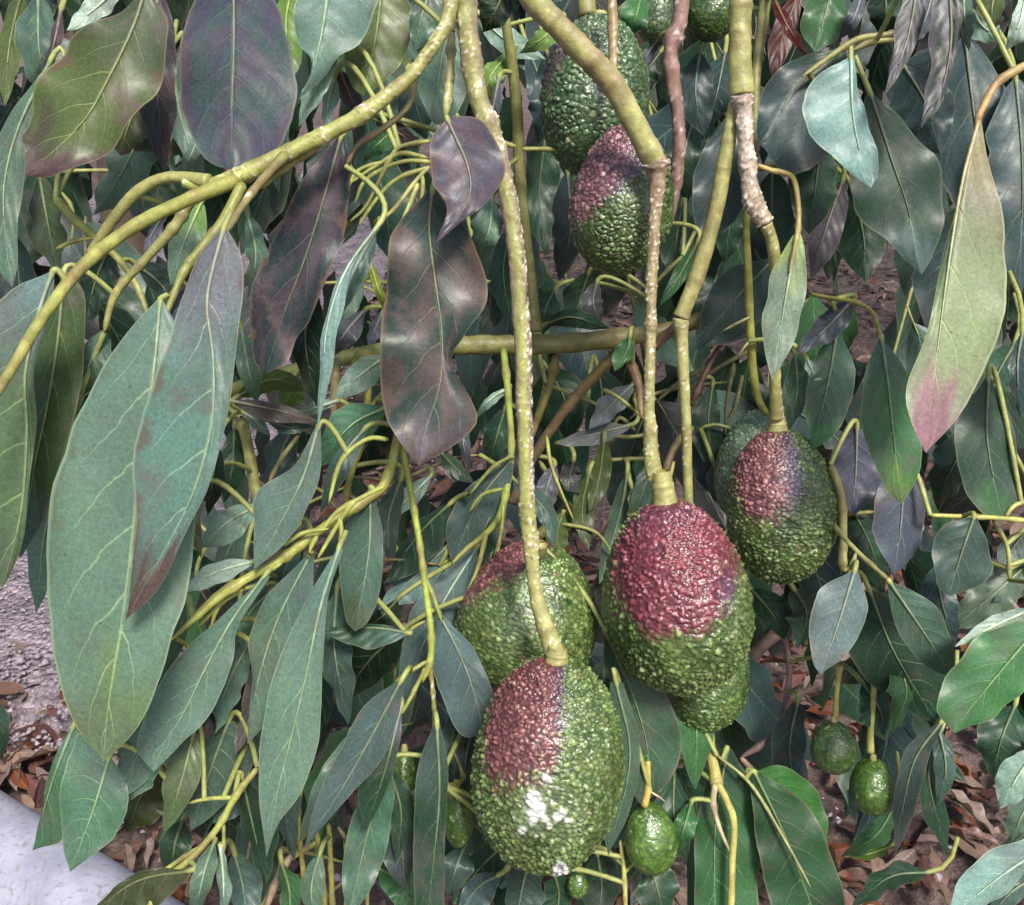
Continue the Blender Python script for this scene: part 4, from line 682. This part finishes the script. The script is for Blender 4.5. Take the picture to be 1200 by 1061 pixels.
for k in range(400):
    if n_ind >= BUDGET: break
    x, y = random.uniform(20, 1200), random.uniform(-60, 900); d = random.uniform(.64, .82)
    if blocked(x, y + 60) or blocked(x, y + 110) or blocked(x, y + 10): continue
    pts = [(x + random.uniform(-60, 60), y - 170), (x, y - 20), (x + random.uniform(-25, 25), y + 60)]
    tw = TB('twig', pts, (d + .06, d), [2.8, 2.4, 1.6], random.choice([(.22, .26, .07), (.17, .2, .06), (.27, .29, .1)]), m=6, step=14)
    c = cr(pts, 9)
    for j in range(random.choice((3, 4, 5))):
        if n_ind >= BUDGET: break
        q = c[min(8, 2 + j * 2 - (j > 2))]; b = to_world(un(q[0], q[1], d)); L = random.uniform(.075, .125)
        o = bpy.data.objects.new('leaf', filler_mesh(random.randrange(8), random.choice(FT)))
        sgn = 1 if j % 2 else -1
        M = rot(random.uniform(-.6, .2), sgn * random.uniform(.05, .8), random.uniform(-1.0, 1.0)) * L
        off = M @ np.array([0, .02, .14])
        mw = Matrix(M.tolist()).to_4x4(); mw.translation = Vector(b - off)
        link(o); o.parent = tw; o.matrix_parent_inverse = Matrix.Identity(4); o.matrix_basis = tw.matrix_world.inverted() @ mw; n_ind += 1

def leaf_mass(items, name, parent=None):
    """many leaves as one mesh: items = (world base, 3x3 matrix, tone)."""
    Vs, Ls, Fs, Cs = [], [], [], []; o_ = 0
    for b, M, tn in items:
        V, L_, Fc = TPL_LO[random.randrange(8)]
        Vs.append(V @ M.T + b); Ls.append(L_ + [0, 0, random.random()]); Fs.append(Fc + o_); o_ += len(V)
        g = random.uniform(.7, 1.25); Cs.append(np.tile((*(tone(tn) * g), 1), (len(V), 1)))
    n = o_
    me = make_mesh(name, np.vstack(Vs), np.vstack(Fs), [M_LEAF], {'luv': ('FLOAT_VECTOR', np.vstack(Ls)), 'tint': ('FLOAT_COLOR', np.vstack(Cs)), 'veins': ('FLOAT', np.full(n, .6)), 'scar': ('FLOAT', np.full(n, .3))})
    o = add(name, me, parent); o['kind'] = 'stuff'; return o
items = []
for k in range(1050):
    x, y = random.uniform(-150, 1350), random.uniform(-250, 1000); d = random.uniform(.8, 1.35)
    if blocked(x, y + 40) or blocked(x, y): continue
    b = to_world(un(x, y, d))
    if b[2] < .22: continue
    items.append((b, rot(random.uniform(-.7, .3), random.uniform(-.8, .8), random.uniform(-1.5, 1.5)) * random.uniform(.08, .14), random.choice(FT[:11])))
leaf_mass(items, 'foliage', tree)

items = []
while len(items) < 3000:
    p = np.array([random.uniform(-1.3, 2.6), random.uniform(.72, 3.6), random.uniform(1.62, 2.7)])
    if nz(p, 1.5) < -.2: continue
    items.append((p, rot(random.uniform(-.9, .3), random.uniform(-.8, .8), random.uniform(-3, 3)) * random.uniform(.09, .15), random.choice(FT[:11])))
leaf_mass(items, 'crown', tree)  # unseen leaves overhead, added to shade the ground and background

# ------------------------------------------------------------------ neighbouring trees behind
def back_tree(x, y, h, r, n, label):
    t = empty('avocado_tree', (x, y, 0), label, 'tree')
    m = 14; zs = np.linspace(-.05, h * .55, 16); V = []
    for z in zs:
        for j in range(m):
            a = 2 * math.pi * j / m; rr = (.11 - .05 * z / h) * (1 + .2 * nz((math.cos(a), math.sin(a), z), 2)) + .05 * math.exp(-z * 8)
            V.append((x + rr * math.cos(a) + .06 * math.sin(z * 2), y + rr * math.sin(a), z))
    me = make_mesh('trunk', V, grid_faces(16, m, True), [M_BARK], {'tint': ('FLOAT_COLOR', np.tile((.10, .075, .06, 1), (len(V), 1)))}); add('trunk', me, t)
    it = []
    for i in range(n):
        a = random.uniform(0, 6.283); u = random.random() ** .4; z = random.uniform(.28, 1)
        rad = r * u * (.55 + .75 * math.sin(math.pi * min(1, z * .8 + .12))) * (1 + .25 * nz((math.cos(a) * 2, math.sin(a) * 2, z * 3), 1.2))
        p = np.array([x + rad * math.cos(a), y + rad * math.sin(a), h * z])
        if nz(p, 2.2) < -.22: continue
        it.append((p, rot(random.uniform(-.9, .4), random.uniform(-.9, .9), random.uniform(-3.1, 3.1)) * random.uniform(.11, .19), random.choice(['D', 'D', 'E', 'A', 'K', 'O', 'G'])))
    leaf_mass(it, 'crown', t)
for a in ((.75, 5.6, 3.4, 1.6, 2600, 'bushy avocado tree standing behind the fruit at the centre'), (2.9, 3.9, 3.4, 1.6, 2200, 'dark avocado tree behind the leaves on the right'), (-2.1, 5.2, 3.6, 1.6, 2000, 'avocado tree beyond the gravel path on the left'), (.9, 8.0, 4.2, 2.4, 1800, 'far avocado tree rising behind the nearer ones'), (-4.0, 9.5, 4.2, 2.4, 1500, 'farthest avocado tree past the end of the path')):
    back_tree(*a)

# ------------------------------------------------------------------ leaf litter
def litter():
    DT = [(.17, .09, .085), (.24, .15, .13), (.11, .055, .05), (.30, .215, .185), (.06, .032, .032), (.21, .085, .055), (.30, .23, .22)]
    DT = [tuple(.78 * q for q in c_) for c_ in DT]
    DN = ['rosy brown', 'pinkish tan', 'dark brown', 'pale beige', 'nearly black brown', 'rust coloured', 'bleached pinkish grey']
    tp = []
    for i in range(6):
        V, L_, Fc = template(13, 7, rng.random(), rng.uniform(-.8, .9), rng.uniform(.05, .22), rng.uniform(-.5, .5), rng.uniform(.14, .22)); tp.append((V, L_, Fc))
    def lay(x, y, z):                        # tip the hanging leaf over onto the ground
        return rot(R(90) + random.uniform(-.55, .55), random.uniform(-.6, .6), random.uniform(0, 6.28)), np.array([x, y, z])
    ms = {}
    spots = []
    while len(spots) < 230:
        px, py, zn = random.choice([(random.uniform(860, 1215), random.uniform(880, 1075), 'on the litter below the young hanging pair'), (random.uniform(100, 240), random.uniform(890, 1070), 'by the end of the white pipe'), (random.uniform(860, 1000), random.uniform(730, 900), 'on the dark ground beside the big red avocado'), (random.uniform(1090, 1210), random.uniform(580, 730), 'on the ground behind the right edge twig'), (random.uniform(-20, 90), random.uniform(895, 930), 'on the edge of the gravel path'), (random.uniform(400, 580), random.uniform(450, 680), 'on the ground seen through the centre leaves')])
        spots.append((ground_at(px, py), zn))
    for g, zone in spots:
        t = random.randrange(6); c = random.randrange(len(DT))
        if (t, c) not in ms:
            V, L_, Fc = tp[t]; ms[(t, c)] = make_mesh('fallen_leaf', V, Fc, [M_LEAF], {'luv': ('FLOAT_VECTOR', L_), 'tint': ('FLOAT_COLOR', np.tile((*DT[c], 1), (len(V), 1))), 'veins': ('FLOAT', np.full(len(V), .6)), 'scar': ('FLOAT', np.full(len(V), .5))})
        o = bpy.data.objects.new('fallen_leaf', ms[(t, c)]); scene.collection.objects.link(o)
        M, b = lay(g[0], g[1], .035 + random.random() * .03); mw = Matrix((M * random.uniform(.05, .105)).tolist()).to_4x4(); mw.translation = Vector(b); o.matrix_basis = mw
        o['label'] = DN[c] + ' fallen leaf lying ' + zone; o['category'] = 'fallen leaf'; o['group'] = DN[c] + ' fallen leaves ' + zone
    global TPL_LO
    keep = TPL_LO; TPL_LO = tp + tp[:2]; it = []
    for i in range(7000):
        y = .9 + random.random() ** 1.3 * 5.5; x = random.uniform(-.62 if y > 1.78 else -1.4, .9 + y * .65)
        M, b = lay(x, y, .015 + random.random() * .035); it.append((b, M * (random.uniform(.015, .05) if i % 2 else random.uniform(.04, .10)), random.choice(DT)))
    leaf_mass(it, 'leaf_litter'); TPL_LO = keep
litter()

# ------------------------------------------------------------------ the fruit
GREEN_T = np.array((.175, .245, .080)); GREEN_G = np.array((.016, .042, .010))
RED_T = np.array((.25, .085, .090)); RED_G = np.array((.050, .013, .022)); BLUE_SHEEN = np.array((.15, .12, .185))
def AVO(cx, cy, rx, ry, d, label, tilt=0.0, pitch=0.0, egg=.12, nb=1500, res=(290, 250), rel=.036, blush=None, stretch=1.0, gt=GREEN_T, gg=GREEN_G, bumps=1.0, neck=None, white=None, stem=True, nr=None, group='avocados hanging from the tree', redt=RED_T, redg=RED_G):
    sc = d / F; rx, ry = rx * sc, ry * sc; nu, nv = res; c0 = un(cx, cy, d); seed = random.random() * 100
    th = np.linspace(.0001, math.pi - .0001, nu); ph = np.linspace(0, 2 * math.pi, nv, endpoint=False)
    r = np.sin(th) * (1 - egg * np.cos(th)) / (1 + egg * egg * .5); yy = -np.cos(th)
    X = r[:, None] * np.cos(ph)[None]; Z = r[:, None] * np.sin(ph)[None]; Y = np.repeat(yy[:, None], nv, 1)
    wob = 1 + .03 * np.cos(2 * ph + seed)[None] * np.sin(th)[:, None] + .02 * np.cos(3 * ph + seed * 2)[None] * np.sin(th)[:, None]
    U = np.stack([X * wob, Y, Z * wob], -1).reshape(-1, 3)                    # unit fruit, z = away from the camera
    P = U * [rx, ry, rx]
    # pebbled skin
    k2 = kdtree.KDTree(nb); g = []
    ii = np.arange(nb) + .5; tt = np.arccos(1 - 2 * ii / nb); pp = math.pi * (1 + 5 ** .5) * ii
    tt = np.clip(tt + rng.normal(0, .45 / math.sqrt(nb) * 2, nb), .01, 3.13); pp = pp + rng.normal(0, .9 / math.sqrt(nb) * 2, nb) / np.maximum(np.sin(tt), .1)
    rr = np.sin(tt) * (1 - egg * np.cos(tt))
    S = np.stack([rr * np.cos(pp) * rx, -np.cos(tt) * ry * stretch, rr * np.sin(pp) * rx], -1)
    for i, q in enumerate(S): k2.insert(Vector(q), i)
    k2.balance(); cell = math.sqrt(4 * math.pi * rx * ry / nb); hs = rng.uniform(.35, 1.15, nb); ht = rng.uniform(.65, 1.3, nb)
    cr_ = rng.random(nb); cellr = np.zeros(len(P)); h = np.zeros(len(P)); hv = np.zeros(len(P)); Pk = P * [1, stretch, 1]
    for i in range(len(P)):
        wv = Vector(Pk[i]); w2 = wv + Vector((nz(wv * 1000, .25), nz(wv * 1000 + Vector((9, 0, 0)), .25), 0)) * cell * .35
        f = k2.find_n(w2, 2); e = (f[1][2] - f[0][2]) / cell
        s = min(1, e / .55); h[i] = (s * (2 - s)) * hs[f[0][1]]; hv[i] = ht[f[0][1]]; cellr[i] = cr_[f[0][1]]
    nrm = U / np.array([rx, ry, rx]); nrm /= np.linalg.norm(nrm, axis=1)[:, None]
    big = np.array([nz(q * 3 + seed) for q in U])
    fade = np.clip((U[:, 1] + 1) / .12, .35, 1) * np.clip(.85 + .9 * np.array([nz(q * 1.8 + seed * 3) for q in U]), .35, 1.25)
    P = P + nrm * ((h - .5) * rx * rel * bumps * 1.6 * fade + big * rx * .02)[:, None]
    # dimple round the stem
    P[:, 1] += .07 * ry * np.exp(-((U[:, 0] ** 2 + U[:, 2] ** 2) / .02)) * (U[:, 1] < -.5)
    # pigment and painted sheen, placed by where each point of the skin shows from the front of the fruit
    t = R(tilt); p_ = R(pitch)
    Rz = np.array([[math.cos(t), math.sin(t), 0], [-math.sin(t), math.cos(t), 0], [0, 0, 1]]); Rx = np.array([[1, 0, 0], [0, math.cos(p_), -math.sin(p_)], [0, math.sin(p_), math.cos(p_)]])
    Q = P @ (Rz @ Rx).T + c0; qx = Q[:, 0] / Q[:, 2] * F + W / 2 - cx; qy = Q[:, 1] / Q[:, 2] * F + H / 2 - cy
    UF = np.stack([(qx * math.cos(t) - qy * math.sin(t)) / (rx / sc), (qx * math.sin(t) + qy * math.cos(t)) / (ry / sc), U[:, 2] + .3 * U[:, 1] * (cy - H / 2) / F], -1)
    n1 = np.array([nz(q * 2.2 + seed * 2) for q in U]); n2 = np.array([nz(q * 7 + seed) for q in U])
    hh = np.clip(h, 0, 1)[:, None]
    col = gg * (1 - hh) + gt * hv[:, None] * hh; col = col * (1 + .35 * n1[:, None])
    col = col * (1 - .35 * np.clip(n2, 0, 1)[:, None]) + np.array((.16, .17, .05)) * .35 * np.clip(n2, 0, 1)[:, None]
    lent_glint = (cellr > .95)[:, None] * np.clip(hh * 1.8 - .7, 0, 1) * .75; col = col * (1 - lent_glint) + np.array((.36, .37, .20)) * lent_glint  # lenticels on random bumps, paled to stand in for sparkle as well
    cork = np.clip((n1 * .6 + n2 - .62) * 5, 0, 1)[:, None] * .6; col = col * (1 - cork) + np.array((.17, .13, .075)) * cork
    if blush is not None:
        b, bl = blush(UF, n1, n2); b = ss(b + (cellr - .5) * .5 + .3 * n2 * (b > .02), .12, .88); b = np.clip(b * (1 + .9 * (1 - b) * (.55 - h)), 0, 1)[:, None]; bl = bl[:, None]
        rt = redt * (1 - bl) + BLUE_SHEEN * bl; rg = redg * (1 - bl) + np.array((.03, .02, .06)) * bl  # bluish sheen along the blush border, painted into the skin colour
        rc = rg * (1 - hh) + rt * hv[:, None] * hh; col = col * (1 - b) + rc * b
    if white is not None:
        w0 = white(UF, n2); w = (np.clip(w0 * (1.5 + .5 * n2) * (.9 + .3 * cellr), 0, 1) * (.85 + .15 * h))[:, None]; haze_ = (np.exp(-(((UF[:, 0] - .0) / .38) ** 2 + ((UF[:, 1] - .48) / .24) ** 2)) * fr(UF) * .3 * (.6 + n1))[:, None]
        col = col * (1 - haze_) + np.array((.42, .46, .44)) * haze_; col = col * (1 - w) + np.array((.56, .545, .56)) * w; P = P + nrm * w * rx * .012
    Mx = Rz @ Rx; Wd = to_world(P @ Mx.T + c0)
    top = to_world((np.array([0, -ry, 0]) @ Mx.T) + c0)
    e = empty('avocado', top, label, 'avocado', group)
    me = make_mesh('skin', Wd, grid_faces(nu, nv, True), [M_SKIN], {'tint': ('FLOAT_COLOR', np.c_[col, np.ones(len(col))])}); add('skin', me, e)
    if stem:                                  # swollen end of the stalk
        n, m = 26, 20; a = np.array([0, -ry * .93, 0]); lng = (neck or 22) * sc; rs = (nr or (11 if rx / sc > 50 else 4)) * sc
        path = np.stack([np.zeros(n), np.linspace(-ry * .90, -ry * .93 - lng, n), np.zeros(n)], -1); f = np.linspace(0, 1, n)
        rad = rs * (1.15 - .35 * f + .12 * np.exp(-((f - .08) / .06) ** 2) + .08 * np.exp(-((f - .62) / .05) ** 2))
        tv, tf = tube_geo(path, rad, m); tv = tv + np.array([[nz(q * 900 + seed) for q in tv]]).T * rs * .05
        cols = np.array([[*(np.array((.30, .29, .12)) * (1 + .35 * nz(q * 600 + seed))), 1] for q in tv])
        me = make_mesh('stem', to_world(tv @ Mx.T + c0), tf, [M_BARK], {'tint': ('FLOAT_COLOR', cols)}); add('stem', me, e)
    return e
ss = lambda x, a, b: np.clip((x - a) / (b - a), 0, 1) ** 2 * (3 - 2 * np.clip((x - a) / (b - a), 0, 1))
fr = lambda U: ss(-U[:, 2], -.25, .1)
def bl_front(U, n1, n2):
    x, y = U[:, 0] + .07 * n2, U[:, 1] + .14 * n1 + .08 * n2
    lim = .13 - .55 * np.clip(y + .02, 0, 1) + .05 * n1
    m = ss(lim - x, -.10, .12) * ss(x, -1.05, -.70) * ss(-y, -.52, .06) * fr(U); return m, ss(x - lim, -.20, -.02) * .75 * ss(-y, .0, .35)
def wh_front(U, n2):
    w = np.zeros(len(U))
    for (x, y, r) in ((-.17, .32, .125), (-.10, .41, .11), (-.02, .13, .055), (.02, .15, .05), (-.30, .62, .05), (-.16, .52, .045), (.00, .50, .045), (.16, .46, .07), (.22, .43, .055), (.06, .56, .035), (-.10, .66, .03), (-.42, .5, .025), (-.2, .45, .04), (.3, .5, .03), (.25, .95, .12), (.08, .34, .025)):
        dd = np.hypot(U[:, 0] - x, (U[:, 1] - y) * 1.4); w = np.maximum(w, ss(-dd - .03 * n2, -r, -r * .6))
    return w * fr(U)
def bl_big(U, n1, n2):
    x, y = U[:, 0] + .05 * n2, U[:, 1] + .1 * n1 + .07 * n2
    e = np.hypot((x - .03) / .86, (y + .30) / .74); return ss(-e, -1.24, -.76) * fr(U), ss(x, .45, .75) * .7 * ss(y, -.3, .1) + .25 * ss(-y, .5, .9)
def bl_left(U, n1, n2):
    x, y = U[:, 0] + .06 * n2, U[:, 1] + .1 * n1; return ss(-(x * .75 + y * .85), .42, .9) * ss(-y, -.1, .25), np.zeros(len(U))
def bl_b1(U, n1, n2):
    x, y = U[:, 0] + .06 * n2, U[:, 1] + .1 * n1 + .06 * n2
    e = np.hypot((x + .20) / .66, (y + .42) / .62); return ss(-e, -1.3, -.66) * fr(U), ss(x, .0, .3) * .9
def bl_edge(U, n1, n2):
    x, y = U[:, 0] + .06 * n2, U[:, 1] + .1 * n1; return .8 * ss(-x - .55 * (y + .3), .45, 1.0) * ss(-y, -.25, .3), np.full(len(U), .25)
def bl_a2(U, n1, n2):
    x, y = U[:, 0] + .06 * n2, U[:, 1] + .12 * n1; return ss(-(x * .7 + y * 1.0), -.12, .42) * fr(U) * .9, ss(x + y * .6, -.45, 0) * .9
AVO(643, 895, 87, 130, .47, 'front avocado with white crust spots below its reddish brown cheek', egg=.06, tilt=-4, pitch=8, nb=3600, blush=bl_front, white=wh_front, neck=22, nr=13, redt=np.array((.235, .09, .085)), redg=np.array((.06, .014, .022)))
AVO(792, 697, 88, 116, .50, 'largest avocado with a broad glossy dark red shoulder', tilt=8, pitch=8, egg=.16, nb=3200, blush=bl_big, stretch=.62, rel=.036, neck=40, nr=13, redt=np.array((.29, .075, .092)), redg=np.array((.075, .010, .022)))
AVO(825, 785, 54, 72, .555, 'plain green avocado tucked behind the lower right of the red shouldered one', tilt=-6, nb=1900, res=(200, 170), stem=False, gt=np.array((.125, .20, .06)))
AVO(619, 724, 83, 92, .535, 'squat green avocado behind the front one with a pink left shoulder', tilt=-8, pitch=10, nb=2800, blush=bl_left, rel=.018, neck=8, nr=10, redt=np.array((.34, .13, .13)))
AVO(914, 593, 65, 92, .545, 'mid sized avocado with a pink and violet patch under its stalk', tilt=4, pitch=8, egg=.08, nb=2600, blush=bl_b1, neck=20, redt=np.array((.34, .14, .14)))
AVO(880, 545, 42, 67, .60, 'dull grey green avocado half hidden behind the pink patched one', tilt=-12, nb=1500, res=(170, 150), gt=np.array((.21, .28, .19)), gg=np.array((.07, .11, .065)), neck=8)
AVO(696, 113, 65, 92, .545, 'upper avocado crossed by the thick branch with a violet left edge', tilt=-4, pitch=4, egg=.05, nb=1700, rel=.034, blush=bl_edge, neck=10, gt=np.array((.10, .165, .085)), redt=np.array((.30, .15, .20)))
AVO(730, 234, 59, 87, .515, 'avocado below the upper one with a dusky pink top and blue sheen', tilt=-7, pitch=4, egg=.1, nb=1700, rel=.034, blush=bl_a2, stem=False, gt=np.array((.12, .17, .06)), redt=np.array((.32, .15, .18)))
AVO(771, 12, 23, 40, .60, 'small dark avocado at the top edge left of the pink twig', nb=500, res=(90, 90), gt=np.array((.09, .14, .07)), stem=False)
AVO(833, 6, 30, 42, .60, 'dark green avocado at the top edge between pink twig and pale branch', nb=500, res=(90, 90), gt=np.array((.06, .11, .02)), stem=False)
SG = dict(nb=420, res=(90, 90), rel=.02, gg=np.array((.035, .085, .014)), gt=np.array((.085, .16, .028)), group='young avocados hanging low', neck=8, egg=.1)
AVO(977, 876, 26, 31, .58, 'young avocado, left and duller of the two hanging side by side', gt=np.array((.11, .17, .07)), **{k: v for k, v in SG.items() if k != 'gt'})
AVO(1023, 922, 27, 33, .57, 'young bright green avocado, right and lower of the hanging pair', **SG)
AVO(762, 982, 30, 43, .525, 'young avocado hanging to the right of the front fruit', tilt=8, **SG)
AVO(537, 957, 18, 37, .52, 'narrow young avocado left of the front fruit', tilt=3, **SG)
AVO(474, 920, 17, 42, .53, 'dark young avocado half hidden between hanging leaves', **SG)
AVO(677, 1036, 12, 17, .55, 'tiny green avocado under the front fruit', **SG)
print('traced', N_TRACED, 'filler', n_ind, 'objects', len(bpy.data.objects))
